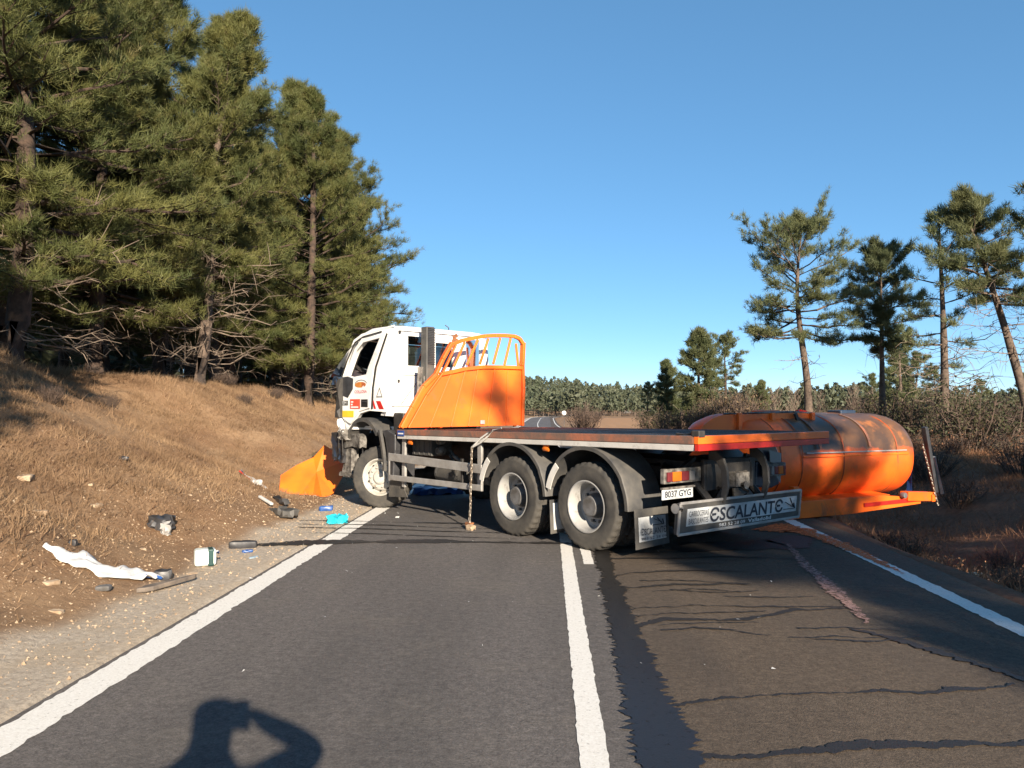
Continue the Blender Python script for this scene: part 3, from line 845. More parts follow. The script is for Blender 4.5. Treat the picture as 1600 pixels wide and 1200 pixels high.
# pines on the right
def rt(vm, x, y, rz, sc, lb, grp='scattered pines on the right'):
    return plant_tree(vm, 'pine_tree', (x, y, gzf(x, y) - 0.05), rz, sc, lb, 'pine tree', grp)
A = pine(11, 8.3, 0.50, 2.5, 'umbrella', 56, 8, 6, 16, 0.22, 0.018, 0.17, [(0.22, 0.1, 6, 0.4)], dead=10, dead0=0.3, gap=0.3, foliage='needle_cool', dead_len=1.3)
B = pine(12, 7.6, 0.50, 1.65, 'round', 56, 8, 6, 16, 0.22, 0.018, 0.14, [(0.06, 0.05, 5, 0)], dead=8, dead0=0.25, foliage='needle_cool', dead_len=1.2)
Cc = pine(13, 7.6, 0.34, 1.35, 'column', 34, 6, 3, 12, 0.22, 0.020, 0.15, [(0.14, 0.1, 4, 0.2)], dead=46, dead0=0.22, gap=0.6, foliage='needle_cool', dead_len=1.7)
Dd = pine(14, 7.6, 0.58, 1.75, 'cone', 56, 8, 5, 15, 0.22, 0.017, 0.16, [(0.35, 0.1, 2.6, 0.9)], dead=40, dead0=0.30, gap=0.15, foliage='needle_cool', lean=(-1.6, 0.2), dead_len=1.9)
Ee = pine(15, 9.5, 0.45, 2.0, 'cone', 46, 7, 4, 14, 0.24, 0.022, 0.17, [(0.1, 0.1, 4, 0)], dead=30, dead0=0.3, gap=0.3, foliage='needle_cool')
Ff = pine(16, 6.0, 0.30, 1.3, 'round', 34, 6, 4, 12, 0.26, 0.030, 0.13, [(0.08, 0.1, 5, 0)], dead=10, gap=0.4, foliage='needle_cool')
Gg = pine(17, 5.0, 0.10, 1.0, 'column', 60, 7, 5, 12, 0.26, 0.034, 0.12, [(0.05, 0.05, 4, 0)], dead=6, foliage='needle_cool')
Hh = pine(18, 6.4, 0.52, 1.75, 'umbrella', 30, 7, 4, 13, 0.26, 0.032, 0.14, [(0.05, 0.05, 4, 0)], dead=12, dead0=.3, foliage='needle_cool', bark='bark_dark')
rt(A, 9.65, 30.0, 0.0, 1.0, 'tall pine with a broad open crown and slightly curved trunk, behind the tank')
rt(B, 12.9, 31.0, 0.5, 0.98, 'straight pine with a compact rounded crown, right of the broad-crowned one')
rt(Cc, 12.75, 26.0, 0.2, 1.0, 'thin sparse pine with many bare twigs, left of the leaning pine')
rt(Dd, 15.1, 25.2, 0.0, 1.03, 'pine with a dark trunk leaning strongly to the left, near the right edge')
rt(Ee, 15.75, 24.0, 2.0, 1.1, 'pine cut off by the right edge of the picture')
rt(Ff, 19.7, 45.0, 0.0, 0.98, 'small pine seen between the two tall pines on the right')
rt(Gg, 9.0, 60.0, 0.0, 1.05, 'slim young pine, leftmost of the group behind the flatbed')
rt(Gg, 10.3, 54.0, 1.4, 1.35, 'dense column-shaped pine in the middle of the group behind the flatbed')
rt(Hh, 12.9, 58.0, 0.0, 1.05, 'umbrella-shaped pine with a dark trunk, rightmost of the group behind the flatbed')
rt(Gg, 18.7, 70.0, 3.0, 0.85, 'small dark pine standing alone left of the broad-crowned pine')
rt(Ff, 7.8, 62.0, 1.0, 0.62, 'low dark round pine at the foot of the slim young pine')
rt(Ff, 21.5, 47.0, 2.2, 0.75, 'low bushy pine behind the two tall right-hand pines')

hi_ = pine(22, 9.0, 0.52, 1.9, 'cone', 60, 8, 5, 12, 0.24, 0.026, 0.16, [(0.1, 0.1, 4, 0)], dead=6)
plant_tree(hi_, 'pine_tree', (-4.7, 0.4, gzf(-4.7, 0.4)), 0.5, 1.0, 'high-crowned pine left of the camera whose shadow streaks the bank top', 'pine tree', 'pines along the crest of the left bank')

# pines beside the road behind the camera: they throw the shade over the right lane and the ditch
Sh = pine(21, 15.0, 0.30, 2.6, 'column', 96, 8, 5, 12, 0.28, 0.034, 0.2, [(0.1, 0.1, 4, 0)], dead=10)
for k, (x, y, sc) in enumerate([(10.8, -8.0, 0.90), (14.9, -3.0, 0.9), (13.2, -15.2, 1.0), (12.0, -11.8, 0.95), (19.6, -12.0, 0.95), (18.2, -3.0, 0.9), (20.6, -8.0, 0.95), (16.2, 1.0, 0.6), (14.5, -8.2, 0.5), (16.6, -6.2, 0.5), (13.4, -4.6, 0.42)]):
    plant_tree(Sh, 'pine_tree', (x, y, gzf(x, y)), k * 1.3, sc, 'roadside pine behind the camera that shades the right lane', 'pine tree', 'roadside pines shading the right lane')

# far trees that can still be told apart
def bare_tree(seed, H, w, n, name='trunk'):
    rng = np.random.default_rng(seed); X = MB()
    X.tube([(0, 0, -.2), (0.05, 0, H * .5), (0, 0, H)], [H * .016, H * .010, H * .003], 6)
    for i in range(n):
        t = 0.15 + 0.8 * rng.random(); a = rng.uniform(0, 6.28); l = H * w * (1.1 - t) * rng.uniform(.6, 1.3) + .15
        o = Vector((0.04, 0, H * t)); d = Vector((math.cos(a) * l, math.sin(a) * l, l * rng.uniform(1.0, 2.2)))
        X.tube([o, o + d * .5 + Vector((0, 0, -.06 * l)), o + d], [H * .006, H * .004, H * .0015], 3, cap=False)
        for _ in range(4):
            b = o + d * rng.uniform(.3, .9); e = Vector((rng.normal() * .4, rng.normal() * .4, 1)) * l * .5
            X.tube([b, b + e], [H * .003, H * .001], 3, cap=False)
    return X
pop = [bare_tree(31 + k, 1.0, 0.10, 46).mesh('branches', M['twig']) for k in range(2)]
for k, (x, y, h) in enumerate([(22.0, 78, 3.6), (25.5, 84, 3.0), (36.5, 118, 5.2), (41.5, 122, 5.0), (44.5, 117, 5.4), (58.0, 145, 5.8)]):
    r = empty('bare_poplar', (x, y, gzf(x, y)), k * 1.1); r.scale = (h, h, h)
    tag(r, 'far leafless pale poplar rising above the thicket on the right', 'tree', 'leafless poplars on the right')
    link(bpy.data.objects.new('branches', pop[k % 2]), r)

# shrubs
def shrub(seed, h, r, ns, leaves, leafmat, twigmat='twig_brown', lw=0.05, up=1.0):
    rng = np.random.default_rng(seed); X = MB(); C = []
    for i in range(ns):
        a = rng.uniform(0, 6.28); q = r * math.sqrt(rng.random())
        l = h * rng.uniform(.6, 1.05) * (1 - .35 * (q / r) ** 2)
        b = Vector((math.cos(a) * q * .35, math.sin(a) * q * .35, -.05)); e = Vector((math.cos(a) * q, math.sin(a) * q, l * up))
        mid = b.lerp(e, .5) + Vector(rng.normal(size=3)) * h * .08
        X.tube([b, mid, e], [.012 * h + .004, .008 * h + .003, .003], 3, cap=False)
        for _ in range(5):
            s = rng.uniform(.3, 1); p = b.lerp(e, s) if s > .5 else b.lerp(mid, s * 2)
            d = Vector(rng.normal(size=3)) * h * .16; d.z = abs(d.z) * up
            X.tube([p, p + d], [.005 * h + .002, .002], 3, cap=False)
            C.append(p + d); C.append(p + d * .6)
    tw = X.mesh('stems', M[twigmat])
    lf = None
    if leaves:
        C = np.array([tuple(p) for p in C])
        C = C[rng.integers(0, len(C), leaves)] + rng.normal(size=(leaves, 3)) * h * .05
        C[:, 2] = np.abs(C[:, 2])
        d = rng.normal(size=(leaves, 3)); d /= np.linalg.norm(d, axis=1)[:, None]
        s = np.cross(d, rng.normal(size=(leaves, 3))); s /= np.linalg.norm(s, axis=1)[:, None]
        w = lw * rng.uniform(.5, 1.3, (leaves, 1))
        lf = tri_mesh('foliage', np.stack([C - d * w, C + s * w * .45, C + d * w, C - s * w * .45], 1), M[leafmat], 4)
    return tw, lf
def plant_shrub(ms, name, x, y, rz, sc, label, group=None, sz=None):
    root = empty(name, (x, y, gzf(x, y)), rz); root.scale = (sc, sc, sz or sc)
    tag(root, label, 'shrub', group)
    for nm, me in zip(('stems', 'foliage'), ms):
        if me: link(bpy.data.objects.new(nm, me), root)
S_dry = shrub(41, 1.0, 0.75, 80, 900, 'dry_leaf', lw=0.026)
S_bare = shrub(42, 1.0, 0.8, 110, 0, None, 'twig_brown')
S_green = shrub(43, 1.0, 0.8, 60, 2600, 'green_leaf', lw=0.026)
S_dark = shrub(44, 0.7, 0.7, 60, 420, 'ditch_straw', 'twig_brown', 0.03)
plant_shrub(S_bare, 'bare_shrub', 4.2, 92, 0, 3.2, 'brown leafless bush beside the far road bend')
plant_shrub(S_dry, 'dry_shrub', 7.6, 46, 0, 2.0, 'tan dry bush behind the middle of the flatbed')
plant_shrub(S_dry, 'dry_shrub', 8.9, 45, 1, 1.8, 'second tan dry bush beneath the group of pines')
plant_shrub(S_green, 'green_shrub', 9.9, 47, 2, 2.1, 'olive bush at the foot of the column-shaped pine')
plant_shrub(S_green, 'green_shrub', 7.1, 52, 2, 1.9, 'dark olive bush left of the group of pines')
plant_shrub(S_green, 'green_shrub', 12.2, 23.5, 0, 1.9, 'olive green bush right behind the end of the tank')
plant_shrub(S_green, 'green_shrub', 13.2, 30.0, 1, 2.3, 'olive bush between the straight pine and the sparse pine')
rs = random.Random(9)
BK = [(S_bare, 'bare_shrub', 'reddish brown leafless bush in the thicket behind the right-hand pines', 'brown bushes of the right thicket'),
      (S_green, 'green_shrub', 'dull green bush in the thicket behind the right-hand pines', 'green bushes of the right thicket'),
      (S_dry, 'dry_shrub', 'dry tan bush in the thicket behind the right-hand pines', 'tan bushes of the right thicket')]
for k in range(46):
    y = rs.uniform(34, 75); px = rs.uniform(0.20, 0.74)
    x = px * y
    if x < 9: continue
    b = BK[rs.choice([0, 0, 1, 1, 1, 2])]
    plant_shrub(b[0], b[1], x, y, rs.uniform(0, 6), rs.uniform(1.2, 2.9) * (0.72 + 0.28 * y / 60), b[2], b[3])
for k in range(26):
    y = rs.uniform(7.5, 24); x = rs.uniform(5.6, 6.4) + (y - 7) * 0.45 * rs.random() + rs.random() * 2.2
    if (x - 3.73) * -0.465 + (y - 12.05) * 0.885 > -0.9 and (x - 3.73) * -0.465 + (y - 12.05) * 0.885 < 2.4 and x < 7.9: continue
    plant_shrub(S_dark, 'bramble', x, y, rs.uniform(0, 6), rs.uniform(0.7, 1.35), 'dark dry bramble in the shaded ditch on the right', 'brambles in the shaded ditch')
for k in range(34):
    y = rs.uniform(6.6, 12.5); x = 4.75 + rs.random() ** 1.4 * 3.4
    if (x - 3.73) * -0.465 + (y - 12.05) * 0.885 > -0.6 and x < 7.4: continue
    plant_shrub(S_dark, 'bramble', x, y, rs.uniform(0, 6), rs.uniform(0.35, 0.75), 'small reddish brown dead bracken tuft at the right road edge', 'dead bracken at the right road edge')
for k in range(10):
    x, y = rs.uniform(-9.5, -7.6), rs.uniform(10, 34)
    plant_shrub(S_bare, 'bare_shrub', x, y, rs.uniform(0, 6), rs.uniform(0.25, 0.42), 'low brown leafless shrub on the crest of the left bank', 'low shrubs on the left bank')

# far forested slope: one mass
def far_wood(n, seed):
    rng = np.random.default_rng(seed)
    y = rng.uniform(0, 1, n) ** 1.5 * 520 + 262
    x = rng.uniform(-0.30, 0.80, n) * y
    h = rng.uniform(4.0, 10.5, n) * (.75 + .5 * vnoise(x, y, 30, 5)) * (1 - .25 * sst(100, 250, x))
    z = gz(x, y, False)
    K = 64
    t = rng.random((n, K)) ** 0.8
    rad = (h * .24)[:, None] * np.sqrt(np.clip(1 - (2 * t - .75) ** 2, 0.04, 1)) * rng.uniform(.5, 1.05, (n, K))
    a = rng.uniform(0, 6.28, (n, K))
    C = np.stack([x[:, None] + rad * np.cos(a), y[:, None] + rad * np.sin(a), z[:, None] + h[:, None] * (.28 + .72 * t)], -1).reshape(-1, 3)
    d = rng.normal(size=C.shape); d /= np.linalg.norm(d, axis=1)[:, None]
    s = np.cross(d, rng.normal(size=C.shape)); s /= np.linalg.norm(s, axis=1)[:, None]
    w = np.repeat(h * .075, K)[:, None] * rng.uniform(.6, 1.3, (len(C), 1))
    o = link(bpy.data.objects.new('far_wood', tri_mesh('far_wood', np.stack([C - d * w - s * w * .6, C + s * w, C + d * w], 1), M['needle_far'])))
    tag(o, 'distant pine wood covering the low hill beyond the road', 'wood', kind='stuff')
    b = np.stack([x, y, z - .3], -1); up = np.zeros((n, 3)); up[:, 2] = h * .45; sx = np.zeros((n, 3)); sx[:, 0] = .14
    o = link(bpy.data.objects.new('far_trunks', tri_mesh('far_trunks', np.stack([b - sx, b + sx, b + up], 1), M['bark_light'])))
    tag(o, 'thin pale trunks along the foot of the distant wood', 'wood', kind='stuff')
far_wood(4200, 77)
rs2 = random.Random(15)
for k in range(16):
    y = rs2.uniform(62, 100); x = y * rs2.uniform(0.40, 0.66)
    plant_tree(Ff if k % 3 else Gg, 'pine_tree', (x, y, gzf(x, y) - .1), rs2.uniform(0, 6), rs2.uniform(.75, 1.25), 'dark green pine in the tree line beyond the right-hand thicket', 'pine tree', 'far pines beyond the right thicket')
def side_wood(n, seed):
    rng = np.random.default_rng(seed)
    y = rng.uniform(34, 150, n); x = -rng.uniform(0.42, 1.15, n) * y - 6
    h = rng.uniform(6, 10, n); z = gz(x, y, False); K = 70
    t = rng.random((n, K))
    rad = (h * .22)[:, None] * np.sqrt(rng.random((n, K))) * (1.15 - .7 * t); a = rng.uniform(0, 6.28, (n, K))
    C = np.stack([x[:, None] + rad * np.cos(a), y[:, None] + rad * np.sin(a), z[:, None] + h[:, None] * t], -1).reshape(-1, 3)
    d = rng.normal(size=C.shape); d /= np.linalg.norm(d, axis=1)[:, None]
    s = np.cross(d, rng.normal(size=C.shape)); s /= np.linalg.norm(s, axis=1)[:, None]
    w = np.repeat(h * .075, K)[:, None] * rng.uniform(.5, 1.3, (len(C), 1))
    o = link(bpy.data.objects.new('deep_wood', tri_mesh('deep_wood', np.stack([C - d * w - s * w * .6, C + s * w, C + d * w], 1), M['needle_far'])))
    tag(o, 'deep pine wood closing the view behind the left-hand trunks', 'wood', kind='stuff')
side_wood(900, 78)
# ------------------------------------------------------------------ lorry (local: +X forward, +Y left, origin on the ground under the rear axle)
truck = empty('flatbed_lorry', (1.37, 10.19, 0.0), R(132.0))
tag(truck, 'wrecked white-cabbed lorry with an orange flatbed standing across the road', 'lorry')
WB = 5.03
def zt(x): return 1.385 - 0.065 * (x + 1.6) / 5.8

# --- wheels
def tyre_mesh():
    mb = MB()
    prof = [(0.295, -0.135), (0.33, -0.150), (0.42, -0.158), (0.485, -0.150), (0.512, -0.135), (0.520, -0.118), (0.522, -0.075), (0.510, -0.072), (0.510, -0.060), (0.523, -0.057),
            (0.524, -0.008), (0.511, -0.006), (0.511, 0.006), (0.524, 0.008), (0.523, 0.057), (0.510, 0.060), (0.510, 0.072), (0.522, 0.075), (0.520, 0.118), (0.512, 0.135),
            (0.485, 0.150), (0.470, 0.156), (0.455, 0.154), (0.42, 0.160), (0.37, 0.158), (0.345, 0.154), (0.33, 0.150), (0.295, 0.135)]
    def rf(j, k, r):
        if r > 0.511 and abs(prof[j][1]) > 0.05: return r - (0.014 if (k // 2) % 2 else 0)
        return r
    mb.lathe(prof, 128, rfun=rf)
    return mb.mesh('tyre', M['rubber'], 35)
def rim_rear():
    mb = MB()
    mb.lathe([(0.305, 0.150), (0.312, 0.158), (0.298, 0.160), (0.285, 0.150), (0.272, 0.120), (0.262, 0.06), (0.258, -0.02), (0.245, -0.035), (0.20, -0.045), (0.13, -0.045), (0.0, -0.045)], 48)
    return mb.mesh('rim', M['rim_grey'], 35)
def hub_rear():
    mb = MB()
    mb.lathe([(0.150, -0.042), (0.148, 0.0), (0.128, 0.02), (0.122, 0.085), (0.108, 0.10), (0.0, 0.104)], 32)
    for k in range(10):
        a = 2 * math.pi * k / 10
        mb.box((0.195 * math.cos(a), -0.03, 0.195 * math.sin(a)), (0.032, 0.05, 0.032))
    return mb.mesh('hub', M['hub'], 40)
def holes_disc(y, rr, r, n, ph=0.0):
    mb = MB()
    for k in range(n):
        a = 2 * math.pi * k / n + ph
        c = Vector((rr * math.cos(a), y, rr * math.sin(a)))
        vs_ = [c + Vector((r * math.cos(b), 0, r * math.sin(b))) for b in np.linspace(0, 2 * math.pi, 10, endpoint=False)]
        mb.add(vs_, [tuple(range(10))])
    return mb.mesh('hand_hole', M['dark_hole'])  # uncut flat discs, the shade of the holes is in their colour
def rim_front():
    mb = MB()
    mb.lathe([(0.305, 0.146), (0.312, 0.156), (0.298, 0.158), (0.285, 0.146), (0.270, 0.095), (0.262, 0.070), (0.250, 0.066), (0.236, 0.085), (0.205, 0.118), (0.195, 0.124), (0.128, 0.126), (0.120, 0.120)], 48)
    return mb.mesh('rim', M['rim_white'], 35)
def hub_front():
    mb = MB()
    mb.lathe([(0.126, 0.118), (0.118, 0.150), (0.10, 0.160), (0.092, 0.172), (0.06, 0.178), (0.0, 0.180)], 32)
    for k in range(10):
        a = 2 * math.pi * k / 10
        M4 = Matrix.Translation((0.163 * math.cos(a), 0.12, 0.163 * math.sin(a)))
        mb.lathe([(0.019, 0.0), (0.019, 0.028), (0.012, 0.036), (0.0, 0.037)], 6, M4)
    return mb.mesh('hub', M['rim_white'], 40)
me_tyre, me_rr, me_hr, me_hh = tyre_mesh(), rim_rear(), hub_rear(), holes_disc(-0.0435, 0.222, 0.030, 8, .2)
me_rf, me_hf, me_hh2 = rim_front(), hub_front(), holes_disc(0.104, 0.2225, 0.020, 10, .3)
def wheel(x, y, side, front=False, steer=0.0):
    w = empty('wheel', (x, y, 0.518), (0 if side > 0 else math.pi) + steer, truck)
    link(bpy.data.objects.new('tyre', me_tyre), w)
    link(bpy.data.objects.new('rim', me_rf if front else me_rr), w)
    link(bpy.data.objects.new('hub', me_hf if front else me_hr), w)
    h = link(bpy.data.objects.new('hand_hole', me_hh2 if front else me_hh), w)
    if not front:
        t = link(bpy.data.objects.new('tyre', me_tyre), w); t.location = (0, -0.345, 0)
    return w
for x in (0.0, 1.37):
    wheel(x, 1.09, 1); wheel(x, -1.09, -1)
wheel(WB, 1.05, 1, True, R(33)); wheel(WB, -1.05, -1, True, R(33))

# --- chassis, axles
mb = MB()
for s in (-1, 1):
    mb.bar((-1.15, s * 0.42, 0.93), (5.9, s * 0.42, 0.93), 0.08, 0.27)
for x in (-1.1, -0.5, 0.7, 2.1, 3.2, 4.3, 5.6): mb.bar((x, -0.42, 0.93), (x, 0.42, 0.93), 0.10, 0.20)
for x in (0.0, 1.37, WB):
    mb.tube([(x, -1.0, 0.52), (x, -0.22, 0.52), (x, 0, 0.55), (x, 0.22, 0.52), (x, 1.0, 0.52)], [0.085, 0.095, 0.20, 0.095, 0.085], 12)
for s in (-1, 1):
    mb.tube([(-0.45, s * .52, .80), (0.0, s * .52, .70), (0.68, s * .52, .78), (1.37, s * .52, .70), (1.8, s * .52, .80)], 0.05, 6)
    mb.box((0.68, s * .52, .84), (.3, .16, .28))
mb.tube([(1.37, 0, .60), (3.0, 0, .75), (4.6, 0, .85)], 0.07, 8)
mb.box((5.0, 0, 1.15), (1.3, .8, .6)); mb.box((4.1, 0, .95), (.7, .55, .5))
mb.build('chassis', M['chassis'], truck, 40)

# --- under-body tanks and boxes between front and rear wheels
def cyl(p, q, r, mat_, name, bands=(), n=20):
    mb = MB(); p = Vector(p); q = Vector(q); d = q - p
    mb.tube([p, p + d * .03, p + d * .97, q], [r * .86, r, r, r * .86], n)
    for b in bands:
        c0 = p + d * (b - .02); c1 = p + d * (b + .02); mb.tube([c0, c1], r * 1.03, n)
    return mb.build(name, mat_, truck, 40)
cyl((2.22, 0.86, 1.03), (2.72, 0.86, 1.02), 0.095, M['dusty_plastic'], 'air_tank', (.2, .8))
cyl((2.15, 0.88, 0.68), (2.70, 0.88, 0.67), 0.115, M['dirty_grey'], 'air_tank', (.3, .7))
cyl((2.90, 0.80, 0.66), (3.65, 0.80, 0.66), 0.16, M['dusty_plastic'], 'silencer', (.15, .9))
mb = MB(); mb.box((3.85, .85, 1.05), (.55, .4, .24))
for k in range(4): mb.box((3.64 + .14 * k, 1.055, 1.05), (.02, .012, .22))
mb.build('battery_box', M['dusty_plastic'], truck, bevel=.012)
mb = MB(); mb.lathe([(0, -.07), (.05, -.07), (.075, 0), (.05, .07), (0, .07)], 14, Matrix.Translation((3.42, .98, 1.02)))
mb.lathe([(0, -.06), (.05, -.06), (.06, 0), (.05, .06), (0, .06)], 14, Matrix.Translation((3.42, .98, 1.17)))
mb.tube([(3.3, .9, 1.05), (3.15, .92, .95), (3.02, .9, .88), (2.95, .88, .75)], .028, 6)
mb.tube([(3.3, .9, .95), (3.05, .94, .82), (2.8, .9, .85)], .02, 6)
mb.build('air_valve', M['dirty_grey'], truck, 40)
cyl((2.6, -1.05, 0.75), (3.9, -1.05, 0.75), 0.27, M['dusty_plastic'], 'fuel_tank', (.2, .8))
mb = MB(); mb.box((3.3, -.2, .93), (2.3, .9, .10)); mb.box((2.9, .35, 1.1), (1.5, .3, .22)); mb.build('gearbox', M['chassis'], truck)

# --- deck
XA, XB = -1.60, 4.22
deck = MB()
deck.add([(XA, -1.25, zt(XA)), (XB, -1.25, zt(XB)), (XB, 1.25, zt(XB)), (XA, 1.25, zt(XA)),
          (XA, -1.25, zt(XA) - .03), (XB, -1.25, zt(XB) - .03), (XB, 1.25, zt(XB) - .03), (XA, 1.25, zt(XA) - .03)],
         [(0, 1, 2, 3), (7, 6, 5, 4), (0, 4, 5, 1), (1, 5, 6, 2), (2, 6, 7, 3), (3, 7, 4, 0)])
for k in range(9):
    x = XA + .4 + k * .62
    deck.bar((x, -1.2, zt(x) - .09), (x, 1.2, zt(x) - .09), .06, .118)
dk = deck.build('deck', M['steel_deck'], truck)
# worn scrape ridges across the steel plate
ridge = MB()
rg = random.Random(3)
for k in range(16):
    y = -1.15 + 2.3 * k / 15
    ridge.bar((XA + .05, y, zt(XA) + .004), (XB - .25, y + rg.uniform(-.02, .02), zt(XB) + .004), .018, .008)
ridge.build('deck_rib', M['steel_deck'], dk)
for s in (1, -1):
    mb = MB()
    mb.add([(XA, s * 1.285, zt(XA) + .012), (XB, s * 1.285, zt(XB) + .012), (XB, s * 1.252, zt(XB) + .012), (XA, s * 1.252, zt(XA) + .012),
            (XA, s * 1.285, zt(XA) - .075), (XB, s * 1.285, zt(XB) - .075), (XB, s * 1.252, zt(XB) - .075), (XA, s * 1.252, zt(XA) - .075)],
           [(0, 1, 2, 3), (7, 6, 5, 4), (0, 4, 5, 1), (1, 5, 6, 2), (2, 6, 7, 3), (3, 7, 4, 0)])
    mb.build('side_rail', M['orange_deck'], truck, bevel=.006)
    mb = MB()
    mb.add([(XA, s * 1.278, zt(XA) - .078), (XB, s * 1.278, zt(XB) - .078), (XB, s * 1.22, zt(XB) - .078), (XA, s * 1.22, zt(XA) - .078),
            (XA, s * 1.272, zt(XA) - .145), (XB, s * 1.272, zt(XB) - .135), (XB, s * 1.22, zt(XB) - .135), (XA, s * 1.22, zt(XA) - .145)],
           [(0, 1, 2, 3), (7, 6, 5, 4), (0, 4, 5, 1), (1, 5, 6, 2), (2, 6, 7, 3), (3, 7, 4, 0)])
    mb.build('side_rail', M['white_rail'], truck, bevel=.006)
mb = MB(); mb.bar((XA - .035, 1.285, zt(XA) - .030), (XA - .035, -1.285, zt(XA) - .030), .06, .085)
rb = mb.build('rear_beam', M['orange_tank'], truck, bevel=.006)
mb = MB(); mb.bar((XA - .040, 1.283, zt(XA) - .108), (XA - .040, -1.283, zt(XA) - .108), .055, .066)
mb.build('reflector_strip', M['red'], rb, bevel=.004)
mb = MB(); mb.box((XA - .02, 1.23, zt(XA) + .03), (.10, .11, .075)); mb.tube([(XA + .06, 1.2, zt(XA) + .03), (XA + .3, 1.18, zt(XA) + .02)], .02, 6)
mb.build('corner_block', M['chassis'], rb, bevel=.012)
mb = MB(); mb.box((4.09, 1.288, zt(4.1) - .045), (.20, .004, .085)); bp = mb.build('maker_plate', M['blue_sign'], truck)
mb = MB(); mb.box((4.09, 1.2905, zt(4.1) - .05), (.15, .003, .022)); mb.build('lettering', M['letter_white'], bp)
for x in (3.90, 0.72):
    mb = MB(); mb.lathe([(0, 0), (.036, 0), (.034, .012), (.02, .020), (0, .022)], 16, Matrix.Translation((x, 1.235, zt(x) - .19)) @ Matrix.Diagonal((1.6, 1, .8, 1)))
    mb.box((x, 1.225, zt(x) - .17), (.10, .02, .10))
    mb.build('side_marker_lamp', [M['lens_amber']], truck, 50)

# --- headboard: plate with ribs and an open row of bars above (Y, Z in the plane X = HX)
HX = 4.16
def hb(px, py): return (1.3 - (px - 622) * 0.01326, 1.36 + (668 - py) * 0.01145)
lower = [hb(*p) for p in [(624, 668), (815, 668), (815, 580), (752, 580), (720, 583), (700, 588), (684, 592), (672, 594)]]
mb = MB(); mb.prism(lower, (HX, 0, 0), (0, 1, 0), (0, 0, 1), (0.012, 0, 0))
hbd = mb.build('headboard', M['orange'], truck)
mb = MB()
for a, b in [((668, 668), (700, 590)), ((700, 668), (722, 585)), ((727, 668), (742, 583)), ((758, 668), (770, 582)), ((790, 668), (792, 582))]:
    A2, B2 = hb(*a), hb(*b)
    r = MB(); r.bar((HX - .008, *A2), (HX - .008, *B2), .045, .016, up=(1, 0, 0)); r.build('panel_rib', M['orange'], hbd, bevel=.006)
def rail(pts, w, d, name, mat_='orange', dx=0.0):
    r = MB()
    for p, q in zip(pts[:-1], pts[1:]):
        A2, B2 = hb(*p), hb(*q); r.bar((HX + dx, *A2), (HX + dx, *B2), w, d, up=(1, 0, 0))
    return r.build(name, M[mat_], hbd, bevel=.008)
rail([(626, 668), (641, 640), (658, 610), (676, 592), (686, 570), (700, 545)], .055, .085, 'side_post', dx=-.006)
rail([(634, 668), (660, 622), (684, 590), (704, 548)], .028, .05, 'edge_strip', dx=-.055)
rail([(701, 552), (706, 538), (704, 533)], .10, .03, 'torn_end', 'rust', dx=-.01)
rail([(702, 547), (716, 541), (735, 536), (752, 532), (770, 530), (788, 529), (803, 529), (812, 532), (818, 540)], .062, .062, 'top_rail')
rail([(682, 592), (700, 588), (720, 583), (750, 579), (782, 578), (816, 578)], .062, .07, 'middle_rail', dx=-.01)
rail([(816, 669), (818, 610), (817, 575), (819, 538)], .055, .10, 'side_post', dx=.01)
for a, b in [((704, 580), (721, 543)), ((724, 577), (742, 538)), ((745, 575), (759, 535)), ((767, 574), (779, 533)), ((786, 575), (797, 532)), ((810, 575), (806, 540))]:
    rail([a, b], .042, .03, 'bar', dx=.004)
mb = MB(); A2 = hb(748, 662); mb.box((HX - .02, A2[0], A2[1]), (.03, .09, .07)); mb.build('latch', M['alu'], hbd, bevel=.008)
mb = MB()
for k in range(2): mb = MB(); mb.bar((HX + .05, -1.15 + 1.6 * k, 1.34), (HX + .18, -1.15 + 1.6 * k, 1.85), .05, .05); mb.build('brace', M['orange'], hbd)

# --- side underrun guard
mb = MB(); mb.bar((4.48, 1.26, .885), (2.00, 1.26, .835), .035, .125); g1 = mb.build('guard_rail', M['alu'], truck, bevel=.008)
mb = MB(); mb.bar((4.48, 1.26, .555), (2.00, 1.26, .575), .035, .085); mb.build('guard_rail', M['alu'], truck, bevel=.008)
mb = MB(); mb.bar((4.47, 1.255, .95), (4.47, 1.255, .50), .04, .05, up=(1, 0, 0)); mb.build('guard_post', M['alu'], truck, bevel=.006)
mb = MB(); mb.bar((4.12, 1.20, 1.24), (4.12, 1.20, .42), .04, .09, up=(1, 0, 0)); mb.build('guard_post', M['alu'], truck, bevel=.006)
mb = MB(); mb.bar((2.12, 1.20, 1.24), (2.12, 1.20, .52), .04, .09, up=(1, 0, 0)); mb.build('guard_post', M['alu'], truck, bevel=.006)
mb = MB(); mb.bar((2.55, 1.20, .95), (2.55, 1.20, .50), .03, .05, up=(1, 0, 0)); mb.build('guard_post', M['chassis'], truck, bevel=.006)

# --- rear mudguards: arched shells
def fender(cx, side, a0, a1, r=0.70, y0=0.70, y1=1.275, mat_='dusty_plastic'):
    n = 26; V, F = [], []
    prof = [(y0, 0.0), (y1 - .02, 0.0), (y1, -.012), (y1, -.055), (y1 - .015, -.055), (y1 - .03, -.022), (y0, -.018)]
    m_ = len(prof)
    for k in range(n + 1):
        a = R(a0 + (a1 - a0) * k / n)
        for (y, dr) in prof:
            rr = r + dr + (0.012 if 4 < k < n - 4 else 0)
            V.append((cx + rr * math.cos(a), side * y, .53 + rr * math.sin(a)))
    for k in range(n):
        for j in range(m_):
            a, b = k * m_ + j, k * m_ + (j + 1) % m_
            F.append((a, b, b + m_, a + m_))
    F.append(tuple(range(m_))); F.append(tuple(n * m_ + j for j in reversed(range(m_))))
    mb = MB(); mb.add(V, F)
    return mb.build('mudguard', M[mat_], truck, 40)
